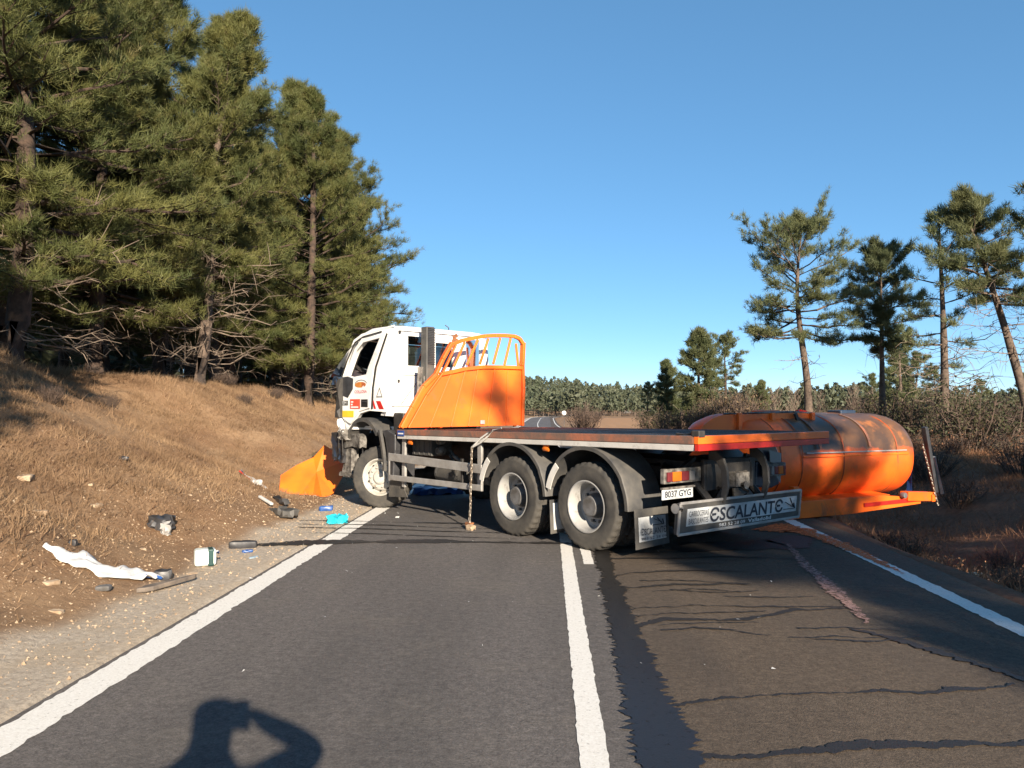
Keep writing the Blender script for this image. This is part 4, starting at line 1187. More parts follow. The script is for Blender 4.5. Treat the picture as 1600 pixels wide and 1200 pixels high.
for side in (1, -1):
    f = fender(1.37, side, 16, 176); f2 = fender(0.0, side, 14, 180)
    for cx, ff in ((1.37, f), (0.0, f2)):
        V, F = [], []
        for k in range(9):
            a = R(14 + 30 * k / 8)
            for rr in (.60, .685): V.append((cx + rr * math.cos(a), side * 1.283, .53 + rr * math.sin(a)))
        F = [(2 * k, 2 * k + 1, 2 * k + 3, 2 * k + 2) for k in range(8)]
        mb = MB(); mb.add(V, F); o = mb.build('spray_patch', M['white_rail'], ff)
        sm_ = o.modifiers.new('s', 'SOLIDIFY'); sm_.thickness = .01
        mb = MB(); mb.box((cx - .1, side * 1.0, 1.262), (.05, .02, .012)); mb.build('clip', M['alu'], ff)
        mb = MB(); mb.tube([(cx - .45, side * .4, 1.0), (cx - .45, side * 1.1, 1.04)], .03, 8); mb.build('bracket', M['chassis'], ff, 40)

# --- mudflaps
def flap(x, y0, y1, z0, z1, tilt=0.05):
    mb = MB(); mb.prism([(y0, z0), (y1, z0 + .02), (y1, z1), (y0, z1)], (x, 0, 0), (0, 1, 0), (tilt, 0, 1), (-.012, 0, 0))
    return mb.build('mudflap', M['dusty_plastic'], truck, bevel=.004)
fl = flap(-.80, 1.27, .70, .12, .56)
mb = MB(); mb.prism([(1.22, .20), (.76, .21), (.76, .47), (1.22, .47)], (-.818, 0, 0), (0, 1, 0), (.05, 0, 1), (-.002, 0, 0)); mb.build('print_panel', M['plate_white'], fl)
text_part('lettering', '\u0404SCALANT\u0404', M['letter_dark'], fl, (-.805, 1.20, .275), (0, -1, 0), (.05, 0, 1), .42, .075, .022)
text_part('lettering', '983 52 28 09', M['letter_dark'], fl, (-.805, 1.20, .22), (0, -1, 0), (.05, 0, 1), .42, .030, .022)
mb = MB()
for p, q in [((.98, .44), (.86, .40)), ((.93, .45), (.84, .37)), ((1.0, .375), (.82, .375)), ((.84, .43), (.82, .375))]:
    mb.bar((-.822, *p), (-.822, *q), .006, .012, up=(1, 0, 0))
mb.build('arrow_emblem', M['letter_dark'], fl)
fl2 = flap(.60, 1.26, .74, .12, .54)
mb = MB(); mb.prism([(1.22, .17), (.78, .18), (.78, .50), (1.22, .50)], (.578, 0, 0), (0, 1, 0), (.05, 0, 1), (-.003, 0, 0)); mb.build('print_panel', M['plate_white'], fl2)
flap(-.80, -.70, -1.27, .14, .56)
# torn right rear guard hanging behind the wheel
mb = MB()
mb.prism([(-.74, .70), (-1.10, .66), (-1.28, .70), (-1.31, 1.06), (-1.22, 1.20), (-.80, 1.22)], (-1.00, 0, 0), (0, 1, 0), (.02, 0, 1), (.10, 0, 0))
mb.add([(-1.02, -1.0, 1.15), (-1.02, -1.27, 1.10), (-1.06, -1.18, .72), (-1.04, -.98, .95)], [(0, 1, 2), (0, 2, 3)])
mb.build('torn_mudguard', M['blue_black'], truck, bevel=.02)

# --- tail lamps, number plate, rear structure
for y0, y1, z, flip in ((1.13, .47, .93, False), (-.80, -1.26, .90, True)):
    yc = (y0 + y1) / 2; w = abs(y0 - y1)
    mb = MB(); mb.box((-1.06, yc, z + .005), (.06, w, .165)); t = mb.build('tail_lamp', M['dirty_grey'], truck, bevel=.01)
    segs = [('lens_red', .12), ('lens_amber', .22), ('lens_red', .18), ('lens_white', .14)]
    y = y0 - .03 if not flip else y1 + .03
    for nm, f in segs:
        ww = w * f * 1.1; s = -1 if not flip else 1
        mb = MB(); mb.box((-1.10, y + s * ww / 2, z), (.03, ww - .008, .105)); mb.build('lens', M[nm], t, bevel=.008)
        y += s * ww
    mb = MB(); mb.bar((-1.04, yc, z + .06), (-.95, yc * .55, 1.1), .05, .05); mb.build('bracket', M['chassis'], t)
mb = MB(); mb.box((-1.10, .92, .745), (.012, .53, .115)); npl = mb.build('number_plate', M['plate_white'], truck, bevel=.004)
text_part('lettering', '8037 GYG', M['letter_dark'], npl, (-1.1075, 1.145, .708), (0, -1, 0), (0, 0, 1), .45, .074, .0015, .02)
mb = MB(); mb.box((-1.11, .92, .812), (.03, .56, .02)); mb.build('plate_lamp_rail', M['dirty_grey'], npl)
mb = MB(); mb.box((-1.12, 0, .92), (.05, 1.0, .36)); mb.build('end_crossmember', M['chassis'], truck, bevel=.01)
for s in (-1, 1):
    pts = [(.0, 1.20), (-.10, 1.20), (-.20, 1.12), (-.25, .98), (-.26, .80), (-.20, .62), (-.14, .62), (-.18, .80), (-.17, .98), (-.10, 1.08), (0, 1.10)]
    mb = MB(); mb.prism(pts, (-1.14, s * .40 - .02, 0), (1, 0, 0), (0, 0, 1), (0, .04, 0)); mb.build('tipping_bracket', M['dusty_plastic'], truck, bevel=.008)
mb = MB(); mb.box((-1.22, 0, .86), (.18, .26, .16)); mb.tube([(-1.2, 0, .80), (-1.36, 0, .80)], .05, 10); mb.tube([(-1.28, -.1, .93), (-1.28, .1, .93)], .03, 8); mb.build('tow_coupling', M['dirty_grey'], truck, 40)
mb = MB()
for s in (-1, 1): mb.tube([(-.6, s * .55, 1.0), (-.95, s * .5, .9), (-1.12, s * .48, .72), (-1.22, s * .48, .62)], .045, 8)
mb.tube([(-.9, .2, .9), (-1.2, .25, .75), (-1.15, .3, .62)], .02, 6); mb.tube([(-.9, -.15, .85), (-1.25, -.2, .70), (-1.1, -.25, .6)], .018, 6)
mb.build('bumper_arm', M['chassis'], truck, 40)

# --- rear bumper with the maker's sign
bY0, bY1 = 1.16, -1.20
def bz(f): return 0.335 + f * 0.335           # height fraction on the board
def bmap(a, f):                                 # a: 0..1 left to right as seen from behind
    return (-1.29 - .035 * f, bY0 + (bY1 - bY0) * a, bz(f) - 0.012 * a)
mb = MB()
q = [bmap(0, 0), bmap(1, 0), bmap(1, 1), bmap(0, 1)]
mb.add([*q, *[(p[0] + .06, p[1], p[2]) for p in q]], [(0, 1, 2, 3), (7, 6, 5, 4), (0, 4, 5, 1), (1, 5, 6, 2), (2, 6, 7, 3), (3, 7, 4, 0)])
bpr = mb.build('rear_bumper', M['dusty_plastic'], truck, bevel=.012)
for (a0, f0), (a1, f1) in [((0, 0), (1, 0)), ((0, 1), (1, 1)), ((0, 0), (0, 1)), ((1, 0), (1, 1))]:
    p, q = Vector(bmap(a0, f0)), Vector(bmap(a1, f1)); mb = MB(); mb.bar(p + Vector((-.004, 0, 0)), q + Vector((-.004, 0, 0)), .03, .022, up=(1, 0, 0)); mb.build('frame', M['alu'], bpr, bevel=.005)
mb = MB(); mb.tube([Vector(bmap(0, .85)) + Vector((.02, .05, 0)), Vector(bmap(0, .85)) + Vector((.02, -.02, 0))], .055, 14); mb.build('end_cap', M['alu'], bpr, 40)
pq = [bmap(.055, .24), bmap(.965, .24), bmap(.965, .80), bmap(.055, .80)]
mb = MB(); mb.add([(p[0] - .006, p[1], p[2]) for p in pq] + [(p[0] + .01, p[1], p[2]) for p in pq], [(0, 1, 2, 3), (7, 6, 5, 4), (0, 4, 5, 1), (1, 5, 6, 2), (2, 6, 7, 3), (3, 7, 4, 0)])
mb.build('sign_panel', M['plate_white'], bpr)
bl = bY0 - bY1
up_ = Vector((-.035, 0, .335)).normalized()
def btext(s, a, f, wa, hf, mt, bold=0.0):
    o = Vector(bmap(a, f)); rt_ = Vector((0, -1, -0.012 / bl)).normalized()
    text_part('lettering', s, M[mt], bpr, o, rt_, up_, wa * bl, hf * .335, .0085, bold)
btext('CARROCERIAS', .068, .54, .145, .18, 'letter_dark')
btext('BASCULANTES', .068, .30, .145, .18, 'letter_dark')
btext('\u0404SCALANT\u0404', .225, .275, .61, .49, 'letter_dark', .022)
btext('983 52 28 09', .30, .08, .21, .11, 'letter_white')
btext('Valladolid', .535, .08, .20, .13, 'letter_white', .02)
mb = MB()
for p, q in [((.855, .62), (.925, .42)), ((.895, .76), (.935, .40)), ((.845, .36), (.945, .36)), ((.935, .56), (.945, .36))]:
    A3 = Vector(bmap(*p)) + Vector((-.010, 0, 0)); B3 = Vector(bmap(*q)) + Vector((-.010, 0, 0)); mb.bar(A3, B3, .005, .020, up=(1, 0, 0))
mb.build('arrow_emblem', M['letter_dark'], bpr)

# --- mudguard, step and front end
mb = MB()
pts = [(4.30, 1.25), (4.42, 1.28), (4.55, 1.32), (4.72, 1.30), (4.62, 1.18), (4.55, .95), (4.53, .70), (4.50, .55), (4.36, .55), (4.34, .80), (4.30, 1.00)]
mb.prism(pts, (0, 1.27, 0), (1, 0, 0), (0, 0, 1), (0, -.42, 0)); mb.build('front_mudguard', M['black_plastic'], truck, bevel=.02)
mb = MB()
for k in range(10):
    t0, t1 = k / 10, (k + 1) / 10
    def fp(t): return Vector((4.74 - .16 * math.sin(t * 1.6), 1.29, 1.31 - .66 * t))
    mb.bar(fp(t0), fp(t1), .05, .05, up=(0, 1, 0))
mb.build('mudguard_lip', M['dusty_plastic'], truck, 60)
mb = MB(); mb.prism([(4.64, .22), (4.05, .26), (4.34, .58), (4.60, .60)], (0, 1.18, 0), (1, 0, 0), (0, 0, 1), (0, -.012, 0)); mb.build('mudflap', M['dusty_plastic'], truck, bevel=.004)
mb = MB(); n = 16                                       # plastic arch above the front wheel, pulled askew
V, F = [], []
for k in range(n + 1):
    a = R(48 + 112 * (1 - k / n) - 25)
    for (y, rr) in ((1.30, .76), (1.30, .70), (.90, .70), (.90, .76)): V.append((WB + .30 + rr * math.cos(a) * .95, y, .66 + rr * math.sin(a) * 1.12))
for k in range(n):
    for j in range(4): F.append((k * 4 + j, k * 4 + (j + 1) % 4, (k + 1) * 4 + (j + 1) % 4, (k + 1) * 4 + j))
F += [(0, 1, 2, 3), (n * 4 + 3, n * 4 + 2, n * 4 + 1, n * 4)]
mb.add(V, F); mb.build('wheel_arch', M['dusty_plastic'], truck, 40)
def crumple(mb, amp, seed):
    rg = random.Random(seed)
    mb.v = [(x + rg.uniform(-amp, amp), y + rg.uniform(-amp, amp), z + rg.uniform(-amp, amp)) for x, y, z in mb.v]
    return mb
def gridbox(c, s, nx_, ny_, nz_, rot=None):
    """box with subdivided faces so that it can be crumpled"""
    bm = bmesh.new(); bmesh.ops.create_cube(bm, size=1.0)
    for axis, n in enumerate((nx_, ny_, nz_)):
        for k in range(1, n):
            co = Vector((0, 0, 0)); co[axis] = -0.5 + k / n; no = Vector((0, 0, 0)); no[axis] = 1
            bmesh.ops.bisect_plane(bm, geom=bm.verts[:] + bm.edges[:] + bm.faces[:], plane_co=co, plane_no=no)
    bm.verts.index_update(); mb = MB()
    V = []
    for v in bm.verts:
        p = Vector((v.co.x * s[0], v.co.y * s[1], v.co.z * s[2]))
        if rot is not None: p = rot @ p
        V.append(p + Vector(c))
    mb.add(V, [tuple(v.index for v in f.verts) for f in bm.faces]); bm.free()
    return mb
crumple(gridbox((6.20, .25, .98), (.40, 2.1, .50), 3, 10, 5), .035, 1).build('front_bumper', M['black_plastic'], truck, 30)
crumple(gridbox((5.94, 1.18, .72), (.34, .14, .52), 4, 2, 5), .022, 2).build('bumper_corner', M['dirty_grey'], truck, 25)
crumple(gridbox((5.72, 1.20, 1.10), (.50, .12, .22), 5, 2, 3), .020, 3).build('step_panel', M['dirty_grey'], truck, 25)
crumple(gridbox((6.28, 1.18, .98), (.26, .24, .46), 3, 3, 4), .03, 4).build('headlamp', M['blue_black'], truck, 25)
crumple(gridbox((5.98, 1.20, .50), (.46, .12, .08), 4, 2, 2), .012, 5).build('bumper_lip', M['dirty_grey'], truck, 25)
mb = MB()
for k in range(7): mb.tube([(5.9 + .1 * random.Random(k).random(), .7 - k * .2, 1.3), (6.15, .7 - k * .22, 1.15 + .05 * (k % 3)), (6.3, .65 - k * .2, 1.0 + .06 * (k % 2))], .022, 6)
mb.build('broken_hose', M['chassis'], truck, 40)

# --- cab (cab-local a: forward, b: to the left, z up; twisted 6 degrees by the crash)
CY = R(6)
def cb(a, b, z):
    b -= 1.15
    return (4.55 + a * math.cos(CY) - b * math.sin(CY), 1.2 + a * math.sin(CY) + b * math.cos(CY), z)
cab_u = Vector((math.cos(CY), math.sin(CY), 0)); cab_w = Vector((-math.sin(CY), math.cos(CY), 0))
def ring(z, a0, a1, hw, rad, n=5):
    P = []
    for cx, cy, q0 in ((a1 - rad, hw - rad, 0), (a0 + rad, hw - rad, 90), (a0 + rad, -hw + rad, 180), (a1 - rad, -hw + rad, 270)):
        for k in range(n + 1):
            a = R(q0 + 90 * k / n); P.append((cx + rad * math.cos(a), cy + rad * math.sin(a), z))
    return P
def hull(levels):
    mb = MB(); n = None; V = []; F = []
    rings = [ring(*l) for l in levels]; n = len(rings[0])
    for r_ in rings: V += [cb(*p) for p in r_]
    for i in range(len(rings) - 1):
        for k in range(n):
            F.append((i * n + k, i * n + (k + 1) % n, (i + 1) * n + (k + 1) % n, (i + 1) * n + k))
    F.append(tuple(reversed(range(n)))); F.append(tuple(range((len(rings) - 1) * n, len(rings) * n)))
    mb.add(V, F); return mb
outer = hull([(1.30, 0.04, 1.42, 1.12, .10), (1.60, 0.0, 1.48, 1.15, .12), (2.18, 0.0, 1.46, 1.15, .13), (2.55, 0.0, 1.25, 1.14, .14), (2.86, 0.0, 1.04, 1.12, .16), (2.97, 0.02, .94, 1.09, .18), (3.03, 0.06, .84, 1.03, .2), (3.055, 0.14, .72, .92, .2)])
inner = hull([(1.36, 0.09, 1.36, 1.06, .10), (1.60, 0.05, 1.42, 1.09, .12), (2.18, 0.05, 1.40, 1.09, .12), (2.55, 0.05, 1.19, 1.08, .12), (2.86, 0.06, .97, 1.05, .14), (2.96, 0.10, .86, 1.0, .16)])
def prism_cut(poly, axis):
    """cutter prism; poly in (a,z) through the left side, (b,z) through the rear, or (b,z) through the front"""
    mb = MB(); n = len(poly)
    if axis == 'L': P = [cb(a, .9, z) for a, z in poly] + [cb(a, 1.5, z) for a, z in poly]
    elif axis == 'R': P = [cb(a, -1.5, z) for a, z in poly] + [cb(a, -.9, z) for a, z in poly]
    elif axis == 'B': P = [cb(-.3, b, z) for b, z in poly] + [cb(.25, b, z) for b, z in poly]
    else: P = [cb(.70, b, z) for b, z in poly] + [cb(2.0, b, z) for b, z in poly]
    mb.add(P, [tuple(reversed(range(n))), tuple(range(n, 2 * n))] + [(i, (i + 1) % n, n + (i + 1) % n, n + i) for i in range(n)])
    return mb
door_win = [(1.24, 2.23), (1.04, 2.19), (.64, 2.22), (.57, 2.35), (.24, 2.86), (.79, 2.80), (.98, 2.66)]
arch = [(1.14, 1.2), (1.10, 1.36), (1.0, 1.47), (.86, 1.58), (.60, 1.63), (.0, 1.60), (-.2, 1.60), (-.2, 1.2)]
cuts = [inner, prism_cut(door_win, 'L'), prism_cut(door_win, 'R'), prism_cut(arch, 'L'), prism_cut(arch, 'R'),
        prism_cut([(.80, 2.38), (.36, 2.38), (.36, 2.88), (.80, 2.88)], 'B'), prism_cut([(.20, 2.38), (-.20, 2.38), (-.20, 2.80), (.20, 2.80)], 'B'),
        prism_cut([(-.50, 2.40), (-.86, 2.40), (-.86, 2.90), (-.50, 2.90)], 'B'), prism_cut([(.98, 2.20), (-.98, 2.20), (-.93, 2.84), (.93, 2.84)], 'F')]
tmp = outer.build('cab_shell', [M['white'], M['chassis']], None)
cutobs = []
for cmb in cuts:
    c_ = cmb.build('cutter', [M['white'], M['chassis']], None); cutobs.append(c_)
    bo = tmp.modifiers.new('b', 'BOOLEAN'); bo.operation = 'DIFFERENCE'; bo.object = c_; bo.solver = 'EXACT'
cutobs[0].data.polygons.foreach_set('material_index', [1] * len(cutobs[0].data.polygons))
bpy.context.view_layer.update()
dg = bpy.context.evaluated_depsgraph_get()
cme = bpy.data.meshes.new_from_object(tmp.evaluated_get(dg))
cme.name = 'cab'
for o in [tmp] + cutobs: bpy.data.objects.remove(o)
cme.polygons.foreach_set('use_smooth', [True] * len(cme.polygons)); cme.set_sharp_from_angle(angle=R(32))
rgc = random.Random(5)
for v in cme.vertices:                      # front end pushed in and buckled
    f = max(0, v.co.x - 5.75)
    v.co.x -= 0.10 * f * rgc.random() ; v.co.y += rgc.uniform(-.05, .05) * f; v.co.z += rgc.uniform(-.06, .04) * f
cab = link(bpy.data.objects.new('cab', cme), truck)
for p, q in [((1.12, 1.70), (-1.12, 1.70)), ((1.0, 2.22), (-1.0, 2.22)), ((1.0, 2.955), (-1.0, 2.955)), ((.95, 1.72), (.62, 2.10)), ((-.2, 1.72), (-.45, 2.2))]:
    mb = MB(); mb.bar(cb(-.003, p[0], p[1]), cb(-.003, q[0], q[1]), .008, .010); mb.build('panel_seam', M['hub'], cab)  # level bars are seams, the two slanted ones paint the dark of creases
for k in range(3):
    mb = MB(); mb.tube([cb(-.02, .35 - .1 * k, 1.95), cb(-.18, .33 - .1 * k, 1.70 - .03 * k), cb(-.30, .30 - .12 * k, 1.55), (4.25, .75 - .1 * k, 1.3)], .016, 6); mb.build('coiled_hose', M['chassis' if k else 'red'], cab, 50)

# door skin on the left, slightly proud and dragged open at its rear edge
door_o = [(1.40, 2.20), (1.385, 1.50), (1.20, 1.42), (1.12, 1.40), (1.02, 1.50), (.88, 1.61), (.60, 1.665), (.545, 1.67), (.50, 2.0), (.42, 2.36), (.10, 2.90), (.80, 2.86), (1.01, 2.70), (1.30, 2.27)]
win_in = [(1.22, 2.245), (1.03, 2.21), (.66, 2.24), (.595, 2.36), (.27, 2.835), (.775, 2.785), (.965, 2.65)]
o_ = Vector(cb(0, 1.153, 0))
mb = holed(door_o, [win_in], o_, cab_u, (0, 0, 1), cab_w * .018)
mb.v = [(x, y + .05 * max(0, (0.75 - (x - 4.55)) / .75) * (1 if z < 2.4 else .4), z) for x, y, z in mb.v]
door = mb.build('door', M['white'], truck, bevel=.005)
def on_door(poly, name, mt, d=.022, t=.004, parent=None):
    mb = MB(); mb.prism(poly, Vector(cb(0, 1.153 + d, 0)) + Vector((0, .0, 0)), cab_u, (0, 0, 1), cab_w * t)
    mb.v = [(x, y + .05 * max(0, (0.75 - (x - 4.55)) / .75), z) for x, y, z in mb.v]
    return mb.build(name, M[mt], parent or door)
def rect(a0, z0, a1, z1): return [(a0, z0), (a1, z0), (a1, z1), (a0, z1)]
on_door([(1.41, 2.21), (1.40, 1.90), (1.20, 1.85), (1.05, 2.0), (1.04, 2.18), (1.20, 2.22)], 'mirror_corner_trim', 'black_plastic')
on_door(rect(1.13, 1.66, .83, 1.825), 'warning_placard', 'red_sign')
for k, (w0, w1) in enumerate([(1.10, 1.03), (1.10, 1.05), (1.10, .88)]): on_door(rect(w0, 1.79 - .045 * k, w1, 1.765 - .045 * k), 'placard_print', 'letter_white', .0265, .001)
on_door(rect(1.36, 1.515, 1.02, 1.625), 'yellow_placard', 'yellow_sign')
on_door(rect(.80, 1.69, .59, 1.82), 'handle_recess', 'dark_hole')
on_door(rect(.76, 1.77, .62, 1.79), 'door_handle', 'black_plastic', .024, .02)
on_door(rect(1.37, 1.72, 1.20, 1.80), 'dark_label', 'chassis')
text_part('lettering', 'EM', M['letter_white'], door, cb(1.35, 1.153 + .024, 1.73), -cab_u, (0, 0, 1), .11, .06, .004)
mb = MB()                                               # round emblem with a sweep over it
def edge_arc(c, ra, rz_, a0, a1, n=14): return [(c[0] + ra * math.cos(R(a0 + (a1 - a0) * k / n)), c[1] + rz_ * math.sin(R(a0 + (a1 - a0) * k / n))) for k in range(n + 1)]
on_door(edge_arc((.82, 2.07), .17, .05, 0, 340), 'emblem_disc', 'logo_gold', .022, .003)
arcp = edge_arc((.80, 2.07), .19, .085, 20, 160); on_door(arcp + [(a, z - .012) for a, z in reversed(arcp)], 'emblem_sweep', 'hub', .026, .002)
text_part('lettering', 'COLLOSA', M['letter_red'], door, cb(.98, 1.153 + .03, 1.93), -cab_u, (0, 0, 1), .36, .05, .006)
mb = MB()
dz = [(.505, 2.0), (.425, 2.36), (.12, 2.90)]
for p, q in zip([(.53, 1.66)] + dz[:-1], dz): mb.bar(Vector(cb(p[0] - .025, 1.16, p[1])), Vector(cb(q[0] - .025, 1.16, q[1])), .02, .025)
mb.build('door_gap', M['dark_hole'], door)  # solid dark bar painted as the shade inside the open door edge
o_ = Vector(cb(0, 1.153, 0))
def on_cab(poly, name, mt, t=.004, d=.0):
    mb = MB(); mb.prism(poly, Vector(cb(0, 1.152 + d, 0)), cab_u, (0, 0, 1), cab_w * t); return mb.build(name, M[mt], cab)
on_cab([(.40, 1.79), (.28, 1.79), (.18, 1.655), (.31, 1.655)], 'red_chevron', 'red')
on_cab([(.50, 1.80), (.47, 1.80), (.40, 1.66), (.46, 1.66)], 'red_chevron', 'red')
on_cab([(.40, 1.85), (.22, 1.85), (.31, 2.02)], 'warning_triangle', 'hub', .002); on_cab([(.37, 1.867), (.25, 1.867), (.31, 1.985)], 'triangle_field', 'white', .0015, .002)
# window glass: windscreen half out of its frame, side panes
mb = MB()
V = []
for i in range(6):
    for j in range(5):
        b = 1.10 - 2.16 * i / 5; s = j / 4
        a = 1.50 - .48 * s + .05 * math.sin(i * 1.2 + j) * .4 + .22 * (i < 1) * (1 - s) + .08 * (i == 1) * (1 - s); z = 2.17 + .66 * s
        V.append(cb(a, b + (.14 * (1 - .6 * s) if i == 0 else 0), z))
mb.add(V, [(i * 5 + j, i * 5 + j + 1, (i + 1) * 5 + j + 1, (i + 1) * 5 + j) for i in range(5) for j in range(4)])
ws = mb.build('windscreen', M['glass'], truck, 60)
for poly in ([(.80, 2.38), (.36, 2.38), (.36, 2.88), (.80, 2.88)], [(.20, 2.38), (-.20, 2.38), (-.20, 2.80), (.20, 2.80)], [(-.50, 2.40), (-.86, 2.40), (-.86, 2.90), (-.50, 2.90)]):
    mb = MB(); mb.add([cb(.022, b, z) for b, z in poly], [(0, 1, 2, 3)]); mb.build('rear_window', M['glass'], truck)
# A pillar strip, roof drip rail crushed, wiper and mirror stub
mb = MB(); mb.tube([cb(1.47, 1.10, 2.18), cb(1.27, 1.13, 2.52), cb(1.07, 1.12, 2.84), cb(.90, 1.08, 2.93), cb(.45, 1.08, 2.985), cb(.05, 1.05, 3.03)], [.035, .03, .03, .028, .022, .02], 8)
mb.build('roof_pillar', M['white'], cab, 50)
mb = MB(); mb.tube([cb(1.43, 1.16, 2.2), cb(1.22, 1.175, 2.52), cb(1.02, 1.16, 2.80), cb(.80, 1.13, 2.89), cb(.3, 1.12, 2.95)], [.016, .014, .014, .016, .012], 6); mb.build('door_seal', M['chassis'], cab, 50)
crumple(gridbox(Vector(cb(1.50, 1.10, 2.15)), (.22, .26, .12), 3, 3, 2), .03, 8).build('torn_scuttle', M['blue_black'], truck, 25)
mb = MB(); mb.tube([cb(1.42, 1.18, 2.15), cb(1.47, 1.2, 1.9), cb(1.45, 1.17, 1.6), cb(1.40, 1.18, 1.36), cb(1.30, 1.2, 1.25)], [.03, .022, .028, .03, .02], 7); mb.build('bent_trim', M['white'], truck, 50)
crumple(gridbox(Vector(cb(1.44, 1.12, 1.48)), (.07, .16, .42), 2, 3, 7), .035, 31).build('torn_front_panel', M['white'], truck, 25)
crumple(gridbox(Vector(cb(1.36, 1.14, 1.20)), (.16, .12, .16), 3, 3, 3), .035, 32).build('torn_bracket', M['dirty_grey'], truck, 25)
for k, (dx_, dz_) in enumerate([(.10, -.34), (.16, -.22), (.04, -.46)]):
    mb = MB(); p0 = Vector(cb(1.38 - .04 * k, 1.16, 1.30)); mb.tube([p0, p0 + Vector((dx_ * .7, .04, dz_ * .4)), p0 + Vector((dx_, .02, dz_))], .009, 5); mb.build('hanging_wire', M['chassis'], truck)
crumple(gridbox(Vector(cb(1.40, .6, 1.85)), (.10, 1.3, .7), 2, 8, 5, Matrix.Rotation(CY, 3, 'Z')), .03, 9).build('grille', M['chassis'], truck, 25)
crumple(gridbox(Vector(cb(.16, .75, 1.62)), (.28, .75, .16), 3, 7, 2, Matrix.Rotation(CY, 3, 'Z')), .03, 10).build('crushed_rear_sill', M['white'], truck, 25)
for (b, z) in ((.98, 2.93), (1.0, 2.12)):
    mb = MB(); mb.box(cb(-.012, b, z), (.03, .035, .05)); mb.build('rear_bracket', M['chassis'], cab)
mb = MB(); mb.tube([cb(.35, -.40, 3.04), cb(.33, -.38, 3.12), cb(.38, -.34, 3.17)], .010, 5); mb.build('aerial', M['chassis'], cab)
mb = MB(); mb.box(cb(.6, .9, 3.03), (.1, .06, .05)); mb.build('roof_marker', M['chassis'], cab)
# seats and steering wheel
for b in (.55, -.55):
    mb = MB(); mb.box(cb(.55, b, 1.95), (.5, .5, .16)); mb.box(cb(.25, b, 2.28), (.14, .48, .62), Matrix.Rotation(R(-10), 3, 'Y')); mb.box(cb(.17, b, 2.64), (.10, .26, .16)); mb.build('seat', M['chassis'], truck, bevel=.03)
ringp = [Vector(cb(1.08, .55, 2.15)) + Vector((.12 * math.cos(t), .21 * math.sin(t), .17 * math.cos(t))) for t in np.linspace(0, 2 * math.pi, 25)]
mb = MB(); mb.tube(ringp, .016, 6); mb.tube([cb(1.08, .55, 2.15), cb(1.25, .55, 1.95)], .03, 8); mb.tube([ringp[6], ringp[18]], .012, 6); mb.build('steering_wheel', M['chassis'], truck, 50)
# air intake / exhaust stack behind the cab
st = MB(); sx, sy = 4.37, .60
st.box((sx, sy, 2.30), (.18, .17, 1.45)); st.box((sx - .01, sy + .01, 1.40), (.16, .16, .5))
stack = st.build('intake_stack', M['dusty_plastic'], truck, bevel=.02)
for k in range(22):
    z = 2.40 + k * .028
    mb = MB(); mb.bar((sx - .100, sy + .065, z + .012), (sx - .100, sy - .080, z), .012, .015); mb.build('louvre', M['black_plastic'], stack)
mb = MB(); mb.tube([(sx - .02, sy + .16, 2.35), (sx, sy + .17, 1.9), (sx + .02, sy + .15, 1.5)], [.05, .045, .04], 8); mb.tube([(sx - .08, sy + .12, 2.2), (sx - .08, sy + .12, 1.5)], .012, 6); mb.build('pipe', M['dirty_grey'], stack, 50)
mb = MB(); mb.box((4.40, .9, 1.42), (.30, .5, .34)); mb.box((4.42, -.2, 1.5), (.30, 1.4, .3)); mb.build('rear_cab_mount', M['chassis'], truck, bevel=.02)

# ------------------------------------------------------------------ lashing chain hanging from the deck edge
chain = empty('lashing_chain', (1.37, 10.19, 0), R(132.0))
tag(chain, 'steel lashing chain hanging from the flatbed edge to the road', 'chain')
def link_mesh(p, q, r, turned, mb):
    p = Vector(p); q = Vector(q); s, u, d = frame_along(q - p)
    if turned: s = u
    L_ = (q - p).length * .72; w = L_ * .32; c = (p + q) / 2
    pts = []
    for k in range(13):
        a = 2 * math.pi * k / 12
        pts.append(c + s * (w * math.cos(a)) + d * (L_ * .5 * math.sin(a) + math.copysign(L_ * .22, math.sin(a)) * min(1, abs(math.sin(a)) * 2)))
    mb.tube(pts, r, 5, cap=False)
mb = MB(); top = Vector((2.16, 1.315, 1.14)); bot = Vector((2.20, 1.325, .06)); nl = 22
for k in range(nl):
    a = top.lerp(bot, k / nl); b = top.lerp(bot, (k + 1.0) / nl); link_mesh(a + Vector((.012 * math.sin(k * .7), 0, 0)), b, .0085, k % 2, mb)
o = mb.build('chain_links', M['chain'], chain, 60); o['kind'] = 'stuff'
mb = MB(); h0 = Vector((1.70, 1.30, 1.38)); h1 = Vector((2.14, 1.315, 1.14))
for s in (-1, 1): mb.tube([h0, h0.lerp(h1, .25) + Vector((0, 0, s * .02)), h0.lerp(h1, .6) + Vector((0, 0, s * .03)), h1], [.012, .012, .013, .016], 6)
mb.tube([h0 + Vector((-.10, -.06, .03)), h0], .012, 6); mb.build('hook', M['white_rail'], chain, 50)
crumple(gridbox((2.20, 1.33, .045), (.10, .07, .085), 3, 3, 3), .008, 6).build('hook_block', M['rust'], chain, 30)
crumple(gridbox((2.12, 1.37, .035), (.12, .08, .06), 3, 3, 3), .012, 7).build('clod', M['rock'], chain, 30)
# ------------------------------------------------------------------ torn-off tank lying half in the ditch
TU = Vector((0.885, 0.465, 0)).normalized(); TV = Vector((-TU.y, TU.x, 0))    # along, and away from the camera
tank = empty('orange_tank', (3.73, 12.05, 0.0), math.atan2(TU.y, TU.x))
tag(tank, 'torn-off orange tanker body lying on its side against the right ditch', 'tank')
